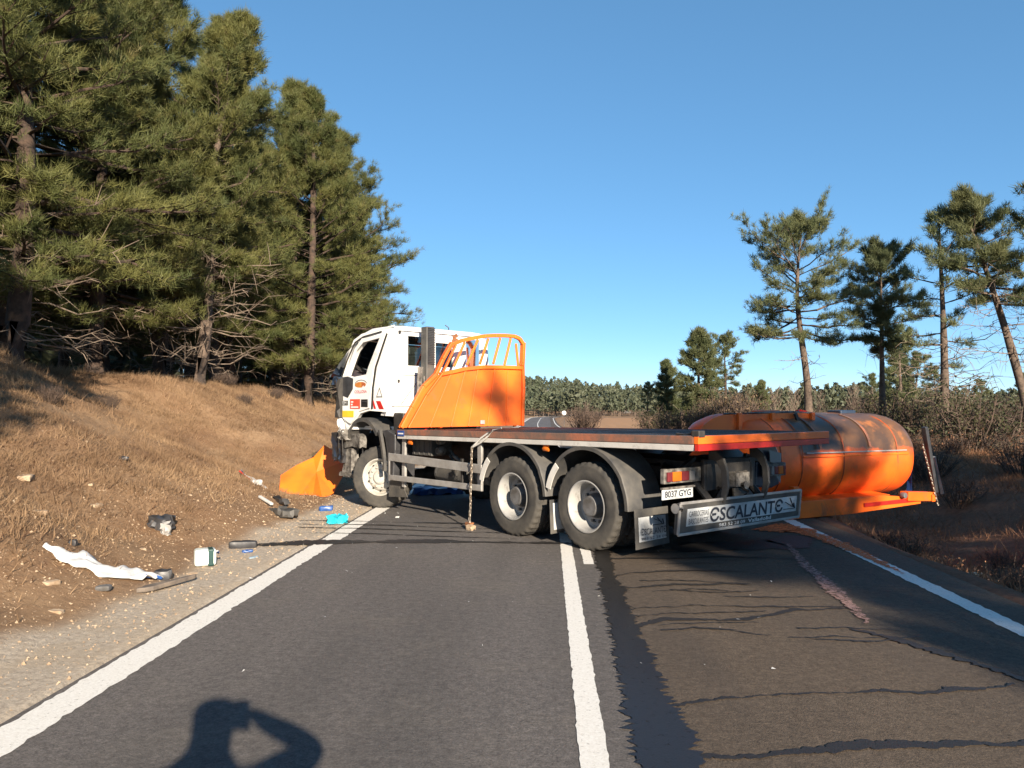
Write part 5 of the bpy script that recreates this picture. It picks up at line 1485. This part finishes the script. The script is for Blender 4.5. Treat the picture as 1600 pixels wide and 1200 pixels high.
# local: +X along the tank to the right, +Y away from the camera, Z up
def tank_body():
    prof = [(-.80, .30), (-.78, .55), (-.74, .72), (-.67, .84), (-.57, .93), (-.48, .97), (-.3, .985), (0, .985), (.6, .985), (1.2, .985), (1.75, .985), (2.3, .985), (2.52, .975), (2.66, .945), (2.75, .88), (2.80, .78), (2.835, .60), (2.85, .35)]
    mb = MB(); n = 48; V = []; F = []
    for i, (x, s) in enumerate(prof):
        for k in range(n):
            a = 2 * math.pi * k / n
            c_, s_ = math.cos(a), math.sin(a)
            e = 0.80
            y = 1.02 * math.copysign(abs(c_) ** e, c_); z = .72 * math.copysign(abs(s_) ** e, s_)
            dent = .05 * math.exp(-((x - .5) ** 2) / .3) * max(0, -c_) * max(0, 1 - abs(s_ - .3))
            dn = .035 * (float(vnoise(x * 2.2 + 9, k * .35, 1.0, 2)) - .5) * (1 if k % n else 1)
            V.append((x, 1.05 + y * s + dent + dn * max(0, -c_), .875 + z * s + dn * max(0, s_)))
    for i in range(len(prof) - 1):
        for k in range(n): F.append((i * n + k, i * n + (k + 1) % n, (i + 1) * n + (k + 1) % n, (i + 1) * n + k))
    F += [tuple(reversed(range(n))), tuple(range((len(prof) - 1) * n, len(prof) * n))]
    mb.add(V, F); return mb
m, nt, bs = new_mat('tank_skin')            # orange below, grimy bitumen-brown on what was the underside, blotchy border
tc = N(nt, 'ShaderNodeTexCoord'); sp = N(nt, 'ShaderNodeSeparateXYZ'); nt.links.new(tc.outputs['Object'], sp.inputs[0])
nz_ = noise(nt, 2.2, 5, 0.65)
zz = mathn(nt, 'ADD', sp.outputs['Z'], mathn(nt, 'MULTIPLY', mathn(nt, 'SUBTRACT', nz_, 0.5), 0.42))
xx = mathn(nt, 'ADD', sp.outputs['X'], mathn(nt, 'MULTIPLY', mathn(nt, 'SUBTRACT', noise(nt, 1.7, 4), 0.5), 0.5))
grime = mathn(nt, 'MULTIPLY', ramp(nt, mathn(nt, 'MULTIPLY', zz, 0.5), [(0.46, 0.0), (0.52, 1.0)]), ramp(nt, mathn(nt, 'ADD', xx, 0.25), [(0.30, 0.0), (0.42, 1.0)]))
org = mix(nt, ramp(nt, noise(nt, 1.3, 4), [(0.38, 0.0), (0.64, 1.0)]), (0.92, 0.150, 0.014), (0.80, 0.095, 0.012))
org = mix(nt, mathn(nt, 'MULTIPLY', ramp(nt, noise(nt, 5, 7, 0.7), [(0.52, 0.0), (0.68, 1.0)]), 0.5), org, (0.42, 0.10, 0.03))
brn = mix(nt, ramp(nt, noise(nt, 2.4, 6, 0.6), [(0.38, 0.0), (0.62, 1.0)]), (0.16, 0.078, 0.036), (0.075, 0.045, 0.030))
brn = mix(nt, mathn(nt, 'MULTIPLY', ramp(nt, noise(nt, 2.0, 4), [(0.58, 0.0), (0.68, 1.0)]), 0.6), brn, (0.50, 0.17, 0.04))
nt.links.new(mix(nt, grime, org, brn), bs.inputs['Base Color'])
nt.links.new(mathn(nt, 'ADD', mathn(nt, 'MULTIPLY', grime, -0.08), 0.42), bs.inputs['Roughness'])
bump(nt, bs, noise(nt, 3, 4), 0.15, 0.05)
M['tank_skin'] = m
body = tank_body().build('tank_shell', M['tank_skin'], tank, 40)
for x in (-.25, .18, 1.05, 2.25):
    V, F = [], []; n = 48
    for k in range(n):
        a = 2 * math.pi * k / n; c_, s_ = math.cos(a), math.sin(a)
        for dx, rr in ((-.012, .984), (0, .996), (.012, .984)):
            V.append((x + dx, 1.05 + 1.02 * rr * math.copysign(abs(c_) ** .8, c_), .875 + .72 * rr * math.copysign(abs(s_) ** .8, s_)))
    for k in range(n):
        a, b = 3 * k, 3 * ((k + 1) % n)
        F += [(a, a + 1, b + 1, b), (a + 1, a + 2, b + 2, b + 1)]
    mb = MB(); mb.add(V, F); mb.build('weld_seam', M['weld'], tank, 60)
# welded seam band, long side rail and hoops
mb = MB(); mb.box((1.35, .055, .93), (2.3, .03, .035)); mb.build('side_rail', M['orange_tank'], tank, bevel=.01)
mb = MB(); mb.box((1.35, .045, .985), (2.2, .03, .02)); mb.build('rubbing_strip', M['rim_grey'], tank, bevel=.006)
for x in (.55, 1.62):
    V, F = [], []
    for k in range(13):
        a = R(180 - 10 - 62 * k / 12); c_, s_ = math.cos(a), math.sin(a)
        for dx in (-.025, .025):
            for rr in (.985, 1.004):
                V.append((x + dx, 1.05 + 1.02 * rr * math.copysign(abs(c_) ** .8, c_), .875 + .72 * rr * math.copysign(abs(s_) ** .8, s_)))
    for k in range(12):
        b = k * 4
        for i, j in ((0, 1), (1, 3), (3, 2), (2, 0)): F.append((b + i, b + j, b + 4 + j, b + 4 + i))
    mb = MB(); mb.add(V, F); mb.build('hoop', M['orange_deck'], tank)
# cradle beam along the bottom with flange, end stub
mb = MB()
mb.prism([(-1.55, .0), (1.15, .02), (2.72, .10), (2.72, .20), (1.9, .27), (.2, .26), (-1.55, .24)], (0, 0, 0), (1, 0, 0), (0, 0, 1), (0, .05, 0))
mb.add([(-1.55, .0, .245), (2.0, .0, .272), (2.0, .42, .30), (-1.55, .42, .30), (-1.55, .0, .255), (2.0, .0, .282), (2.0, .42, .31), (-1.55, .42, .31)],
       [(3, 2, 1, 0), (4, 5, 6, 7), (0, 1, 5, 4), (1, 2, 6, 5), (2, 3, 7, 6), (3, 0, 4, 7)])
beam = mb.build('cradle_beam', M['orange_tank'], tank, bevel=.008)
mb = MB(); mb.bar((1.4, -.012, .145), (2.70, -.012, .175), .02, .06); mb.build('red_strip', M['red'], beam)
mb = MB(); mb.bar((2.35, .02, .24), (3.02, .06, .20), .16, .15); mb.bar((2.98, -.05, .18), (2.98, .5, .2), .08, .12); mb.build('end_stub', M['orange_tank'], tank, bevel=.01)
mb = MB(); mb.lathe([(0, -.04), (.045, -.04), (.055, 0), (.045, .04), (0, .04)], 14, Matrix.Translation((2.26, -.04, .26))); mb.build('work_lamp', M['hub'], tank, 40)
for x in (-.2, -.9, .1):
    mb = MB(); mb.bar((x, .1, .05), (x, 1.9, .12), .10, .14); mb.build('cross_beam', M['orange_tank'], tank, bevel=.008)
# coaming plate with ribs at the left top
mb = MB()
cp = [(-1.42, 1.30), (-1.33, 1.43), (-1.18, 1.52), (-.97, 1.575), (.70, 1.60), (.86, 1.54), (.86, 1.18), (-1.42, 1.18)]
mb.prism(cp, (0, .48, 0), (1, 0, 0), (0, 0, 1), (0, .03, 0)); co_ = mb.build('coaming', M['orange_tank'], tank, bevel=.006)
for x in (-.69, -.03, .80):
    mb = MB(); mb.bar((x, .45, 1.15), (x, .45, 1.60), .07, .06, up=(0, 1, 0)); mb.build('rib', M['orange_tank'], co_, bevel=.006)
mb = MB(); mb.bar((.42, .43, 1.59), (.56, .43, 1.28), .05, .04, up=(0, 1, 0)); mb.build('loose_bar', M['chassis'], co_)
mb = MB(); mb.tube([(-.95, .50, 1.585), (-.3, .50, 1.60), (.4, .50, 1.61), (.84, .5, 1.59)], .02, 8); mb.build('top_pipe', M['dirty_grey'], co_, 50)
mb = MB(); mb.box((.25, .9, 1.57), (.34, .34, .14)); mb.build('hatch_box', M['orange_tank'], tank, bevel=.03)
crumple(gridbox((.95, .75, 1.60), (.34, .10, .04), 5, 2, 1, Matrix.Rotation(R(8), 3, 'Y')), .02, 21).build('bent_flap', M['red'], tank, 25)
mb = MB(); mb.box((2.05, 1.0, 1.60), (.36, .3, .07)); mb.build('top_hatch', M['blue_black'], tank, bevel=.02)
# blue cylinder and black posts at the right end, with a hanging chain
mb = MB(); mb.tube([(2.90, .35, .26), (2.90, .35, .62)], .05, 12); mb.build('blue_canister', M['blue_plastic'], tank, 40)
mb = MB(); mb.bar((2.86, .02, 1.36), (3.10, .02, .26), .09, .07); mb.build('black_post', M['black_plastic'], tank, bevel=.012)
mb = MB(); mb.tube([(3.02, -.02, .86), (3.22, -.02, .24)], .028, 8); mb.build('steel_rod', M['rim_grey'], tank, 40)
mb = MB(); mb.tube([(3.12, .1, .72), (3.26, .1, .20)], .024, 8); mb.build('steel_rod', M['rim_grey'], tank, 40)
mb = MB(); mb.bar((2.6, .3, .22), (3.24, .3, .20), .06, .06); mb.build('stub_bar', M['rust'], tank)
mb = MB(); a0, b0 = Vector((2.72, -.05, 1.08)), Vector((3.06, -.06, .06)); nl = 24
for k in range(nl): link_mesh(a0.lerp(b0, k / nl), a0.lerp(b0, (k + 1) / nl), .0085, k % 2, mb)
o = mb.build('chain_links', M['chain'], tank, 60); o['kind'] = 'stuff'
mb = MB(); mb.box((-.55, -.02, .38), (.5, .06, .10)); mb.tube([(-.9, -.02, .40), (.05, -.02, .34)], .035, 8); mb.box((-.05, .0, .42), (.12, .1, .16)); mb.build('valve_rack', M['orange_tank'], tank, bevel=.01)

# ------------------------------------------------------------------ orange plate on the bank
def plate_obj(name, pts, mat_, thick, label, cat, smooth=None):
    """folded plate: list of 3D points around, fan triangulated through a given centre"""
    mb = MB(); mb.add(pts[1:] + [pts[0]], [(i, (i + 1) % (len(pts) - 1), len(pts) - 1) for i in range(len(pts) - 1)])
    o = mb.build(name, mat_, None, smooth); s = o.modifiers.new('s', 'SOLIDIFY'); s.thickness = thick; s.offset = 0
    return tag(o, label, cat)
plate_obj('torn_orange_plate', [(-4.58, 15.45, .40), (-5.21, 15.10, .02), (-5.29, 15.43, .33), (-5.03, 15.60, .52), (-4.72, 15.70, .67), (-4.62, 15.72, .78), (-4.51, 15.76, .92), (-4.35, 15.74, .82), (-4.07, 15.66, .60), (-4.02, 15.35, .34), (-4.10, 14.94, .04), (-4.22, 14.63, -.03), (-4.49, 14.94, .0), (-4.76, 15.04, .0)],
          M['orange'], .012, 'bent bright orange steel plate leaning on the bank beside the crushed cab', 'steel plate')

# ------------------------------------------------------------------ debris on the left verge
def soft(name, c, s, seed, amp, mat_, label, cat, rot=0.0, n=(5, 5, 2), smooth=60, sub=1, group=None):
    z = gzf(c[0], c[1])
    mb = crumple(gridbox((0, 0, 0), s, *n), amp, seed)
    o = mb.build(name, mat_, None, smooth); o.location = (c[0], c[1], z + s[2] * .45 + (c[2] if len(c) > 2 else 0)); o.rotation_euler = (0, 0, rot)
    o.rotation_euler.x = 0
    if sub: md = o.modifiers.new('s', 'SUBSURF'); md.levels = sub; md.render_levels = sub
    return tag(o, label, cat, group)
# crumpled white sheet following the slope
rg = np.random.default_rng(8)
V, F = [], []
na, nb = 34, 10
for i in range(na):
    for j in range(nb):
        s = i / (na - 1); t = j / (nb - 1) - .5
        w = .08 + .30 * sst(0, .25, s) * (1 - .55 * sst(.55, 1, s)) + .06 * math.sin(9 * s + 1) + .03 * math.sin(21 * s)
        x = -4.56 + .78 * s + t * w * .35 + .02 * math.sin(13 * s + 4 * t); y = 7.06 + .40 * s + t * w * (.75 + .7 * float(vnoise(s * 9, 3 if t > 0 else 8, 1.0, 6))) + .03 * math.sin(11 * s)
        fold = float(vnoise(s * 12, t * 4, 1.0, 3)) * .10 + float(vnoise(s * 30, t * 9, 1.0, 4)) * .05
        V.append((x, y, gzf(x, y) + .012 + fold * (1 - .8 * abs(2 * t))))
F = [(i * nb + j, i * nb + j + 1, (i + 1) * nb + j + 1, (i + 1) * nb + j) for i in range(na - 1) for j in range(nb - 1)]
mb = MB(); mb.add(V, F); o = mb.build('plastic_sheet', M['white_cloth'], None, 80); md = o.modifiers.new('s', 'SOLIDIFY'); md.thickness = .004
tag(o, 'crumpled white plastic sheet lying at the foot of the bank', 'plastic sheet')
soft('plastic_scrap', (-3.76, 7.58), (.17, .10, .10), 11, .018, M['black_plastic'], 'black plastic scrap at the right end of the white sheet', 'plastic scrap', .4)
mb = MB(); mb.tube([(-3.92, 7.36, gzf(-3.92, 7.36) + .03), (-3.84, 7.40, gzf(-3.84, 7.4) + .05), (-3.78, 7.47, gzf(-3.78, 7.47) + .05), (-3.73, 7.50, .04)], [.014, .018, .018, .012], 6)
tag(mb.build('blue_strap', M['blue_plastic'], None, 50), 'short blue strap between the white sheet and the black scrap', 'strap')
mb = MB(); mb.prism([(0, 0), (.08, -.05), (.16, -.06), (.56, .10), (.58, .13), (.10, .07)], (-3.72, 7.00, .012), Vector((.62, .78, .03)).normalized(), (-.45, .9, .0), (0, 0, .045))
tag(mb.build('dark_board', M['board'], None, bevel=.01), 'long tapered dark board lying along the shoulder edge', 'board')
soft('dark_block', (-3.94, 6.86), (.13, .08, .05), 13, .006, M['hub'], 'small dark grey block left of the tapered board', 'block', .2, (3, 3, 2), 40)
soft('dark_scrap', (-4.62, 7.50), (.07, .05, .06), 14, .012, M['black_plastic'], 'tiny black scrap above the white sheet', 'plastic scrap', .2)
soft('dark_scrap', (-5.78, 10.5), (.13, .09, .05), 15, .015, M['black_plastic'], 'small black scrap lying alone high on the bank', 'plastic scrap', .2)
# canister on its side
can = empty('plastic_canister', (-3.66, 8.30, gzf(-3.66, 8.30) + .005), R(28)); can.scale = (.72, .72, .72); tag(can, 'translucent white canister with a dark label lying on the shoulder', 'canister')
mb = gridbox((0, 0, .125), (.30, .24, .24), 4, 3, 3); o = mb.build('body', simple('milky_plastic', (0.66, 0.72, 0.68), 0.35, var=0.12), can, 60, bevel=.035)
mb = MB(); mb.box((.075, 0, .125), (.09, .248, .248)); mb.build('label', simple('dark_green_label', (0.015, 0.06, 0.055), 0.4), can, bevel=.02)
mb = MB(); mb.tube([(.15, .03, .17), (.20, .03, .17)], .03, 12); mb.build('cap', M['blue_plastic'], can, 40)
mb = MB(); mb.tube([(.14, -.06, .19), (.175, -.02, .20), (.14, .0, .19)], .012, 6); mb.build('handle', M['plate_white'], can)
soft('plastic_tray', (-3.66, 9.36), (.32, .12, .09), 16, .010, M['black_plastic'], 'black plastic tray on the gravel above the canister', 'tray', .25, (5, 3, 2), 50)
soft('blue_scrap', (-3.50, 9.08), (.12, .07, .03), 17, .01, M['blue_plastic'], 'small blue scrap below the black tray', 'plastic scrap', .4)
soft('blue_scrap', (-3.30, 8.75), (.10, .05, .012), 18, .006, simple('pale_blue', (0.30, 0.40, 0.48), 0.5), 'flat pale blue scrap on the gravel', 'plastic scrap', .6, (3, 3, 1), 40, 0)
soft('bin_bag', (-4.60, 9.22), (.25, .17, .15), 19, .03, M['black_plastic'], 'crumpled black bag with a silver patch on the bank', 'bag', .2, (5, 4, 4), 30, 0)
soft('silver_wrap', (-4.50, 9.13), (.10, .05, .13), 20, .02, M['rim_grey'], 'silver foil wrap stuck to the black bag', 'foil', .3, (4, 2, 4), 30, 0)
mb = MB(); z = gzf(-5.15, 13.6); mb.tube([(-5.36, 13.52, gzf(-5.36, 13.52) + .06), (-5.2, 13.6, z + .07), (-4.95, 13.70, gzf(-4.95, 13.7) + .04)], [.05, .06, .035], 8)
wt = mb.build('white_tube', M['white_cloth'], None, 50); tag(wt, 'white tube with a red stripe highest on the bank near the orange plate', 'tube')
mb = MB(); mb.tube([(-5.35, 13.46, gzf(-5.35, 13.46) + .075), (-5.2, 13.54, z + .085)], .018, 6); mb.build('red_stripe', M['red'], wt)
soft('grey_cloth', (-4.90, 13.05), (.20, .12, .08), 22, .022, M['plate_white'], 'small grey white rag below the white tube', 'rag', .3)
mb = MB(); mb.bar((-4.52, 12.2, gzf(-4.52, 12.2) + .04), (-4.22, 11.92, gzf(-4.22, 11.92) + .07), .05, .035)
tag(mb.build('white_bar', M['white_cloth'], None, bevel=.008), 'short white bar beside the torn black mudguard piece', 'bar')
soft('torn_mudguard_piece', (-3.98, 11.75), (.52, .26, .10), 23, .03, M['dusty_plastic'], 'torn dark mudguard piece at the shoulder edge', 'car part', R(-48), (7, 4, 2), 30, 0)
soft('torn_mudguard_piece', (-4.35, 12.55), (.75, .10, .06), 24, .025, M['black_plastic'], 'long black plastic strip leading up to the grey rag', 'car part', R(-52), (8, 2, 2), 30, 0)
soft('cyan_bag', (-3.08, 11.42), (.27, .17, .11), 25, .03, M['cyan'], 'bright cyan plastic bag on the white edge line', 'bag', .15, (6, 4, 3), 30, 0)
soft('blue_scrap', (-3.62, 12.75), (.22, .12, .08), 26, .02, M['blue_plastic'], 'dark blue scrap in the shade under the orange plate', 'plastic scrap', .2)
soft('blue_tarp', (-2.15, 15.3), (.9, .4, .12), 27, .05, M['blue_plastic'], 'blue plastic tarp seen beneath the lorry chassis', 'tarp', .3, (8, 4, 2), 30, 0)
soft('white_shard', (-2.30, 12.0), (.05, .04, .02), 28, .006, M['white_cloth'], 'tiny white shard on the road below the front wheel', 'shard', .2, (2, 2, 1), 30, 0)
rg2 = np.random.default_rng(14); n = 260                      # glass crumbs and plastic splinters
x = np.r_[rg2.normal(-3.2, .5, n - 90), rg2.uniform(-3.4, 2.6, 90)]; y = np.r_[rg2.normal(11.6, 1.1, n - 90), rg2.uniform(5, 12, 90)]
C = np.stack([x, y, np.maximum(gz(x, y), 0) + .012], -1); d = rg2.normal(size=(n, 3, 3)) * (.004 + .012 * rg2.random((n, 1, 1)) ** 2); d[:, :, 2] *= .4
tag(link(bpy.data.objects.new('glass_crumbs', tri_mesh('glass_crumbs', C[:, None] + d, M['white_cloth']))), 'tiny pale glass crumbs and splinters strewn over the road', 'crumbs', kind='stuff')
rr = random.Random(12)
RK = [(-5.25, 8.96, .09, 'flat tan stone in the middle of the bank'), (-5.95, 8.75, .15, 'long tan bark slab at the left edge of the bank'), (-5.55, 9.35, .07, 'tan stone above the flat one on the bank'), (-5.20, 7.85, .10, 'pale stone low on the bank at the left edge'), (-3.95, 6.2, .07, 'pale stone at the foot of the bank left of the board'),
      (-4.25, 6.6, .08, 'brownish stone below the white sheet'), (-3.62, 7.9, .06, 'small stone between the board and the canister'), (-4.4, 8.4, .06, 'small pale stone above the canister'), (-4.9, 10.6, .06, 'whitish pebble halfway up the bank')]
for k, (x, y, s, lb) in enumerate(RK):
    soft('stone', (x, y, -.02), (s * 1.7, s, s * .5), 40 + k, s * .12, M['rock'], lb, 'stone', rr.uniform(0, 3), (4, 3, 3), 50, 1, 'stones on the bank')
soft('stone', (4.72, 9.0, .0), (.22, .16, .12), 60, .02, M['rock'], 'pale stone on the right shoulder beside the ditch', 'stone', .4, (4, 3, 3), 50, 1)

# ------------------------------------------------------------------ far road sign
sg = empty('road_sign', (2.75, 134, float(zr(134))), 0); tag(sg, 'small round white road sign beside the far bend', 'road sign')
mb = MB(); mb.tube([(0, 0, -.2), (0, 0, 2.45)], .05, 8); mb.build('post', M['rim_grey'], sg, 40)
mb = MB(); mb.lathe([(0, -.02), (.36, -.02), (.36, .02), (0, .02)], 24, Matrix.Translation((0, -.08, 2.2))); mb.build('disc', M['letter_white'], sg, 40)
mb = MB(); mb.lathe([(0, 0), (.09, 0), (.09, .01), (0, .01)], 16, Matrix.Translation((0, -.115, 2.2))); mb.build('symbol', M['hub'], sg)

# ------------------------------------------------------------------ photographer, standing right behind the camera
def person():
    pv = [(-.05, -.34, 1.02), (-.05, -.33, 1.25), (-.06, -.30, 1.42), (-.065, -.28, 1.62), (-.06, -.26, 1.78), (-.06, -.25, 1.88),   # 0 pelvis ... 5 head top
          (.12, -.30, 1.46), (.42, -.10, 1.57), (.13, -.075, 1.685), (.09, -.055, 1.71),                                          # right arm 6-9
          (-.26, -.29, 1.46), (-.38, -.26, 1.20), (-.38, -.14, .98), (-.38, -.11, .92),                                            # left arm 10-13
          (.06, -.34, .95), (.07, -.32, .52), (.08, -.35, .09), (.09, -.22, .04),
          (-.16, -.34, .95), (-.18, -.33, .52), (-.20, -.36, .09), (-.22, -.23, .04)]
    pr = [.17, .16, .16, .085, .145, .11, .095, .075, .05, .035, .09, .065, .04, .03, .11, .07, .05, .045, .11, .07, .05, .045]
    pe = [(0, 1), (1, 2), (2, 3), (3, 4), (4, 5), (2, 6), (6, 7), (7, 8), (8, 9), (2, 10), (10, 11), (11, 12), (12, 13), (0, 14), (14, 15), (15, 16), (16, 17), (0, 18), (18, 19), (19, 20), (20, 21)]
    def hand(i, root, dirs):
        for d in dirs:
            a = len(pv); r0 = Vector(root)
            pv.append(tuple(r0 + Vector(d) * .5)); pv.append(tuple(r0 + Vector(d))); pr.extend([.010, .008]); pe.extend([(i, a), (a, a + 1)])
    hand(9, pv[9], [(-.06, .005, .03), (-.065, .008, .012), (-.062, .008, -.006), (-.05, .006, -.024), (.0, -.02, .05)])
    hand(13, pv[13], [(-.03, .03, -.09), (-.01, .03, -.10), (.012, .03, -.095), (.03, .03, -.08), (.045, .04, -.03)])
    me = bpy.data.meshes.new('body'); me.from_pydata(pv, pe, []); me.update()
    o = bpy.data.objects.new('body', me); COL.objects.link(o)
    md = o.modifiers.new('skin', 'SKIN'); md.use_smooth_shade = True
    sv = me.skin_vertices[0].data
    for i, r in enumerate(pr): sv[i].radius = (r, r)
    sv[0].use_root = True
    ss = o.modifiers.new('sub', 'SUBSURF'); ss.levels = 2; ss.render_levels = 2
    me.materials.append(simple('dark_jacket', (0.04, 0.05, 0.08), 0.8))
    return o
pe_root = empty('person', (-.05, -.34, 0)); tag(pe_root, 'person in dark clothes taking the picture, casting the shadow in the left lane', 'person')
b = person(); b.parent = pe_root; b.location = (.05, .34, 0)
ph = MB(); ph.box((0.005, -.03, 1.70), (.085, .010, .165)); o = ph.build('phone', M['black_plastic'], None, bevel=.004); tag(o, 'dark mobile phone held up by the photographer', 'phone')
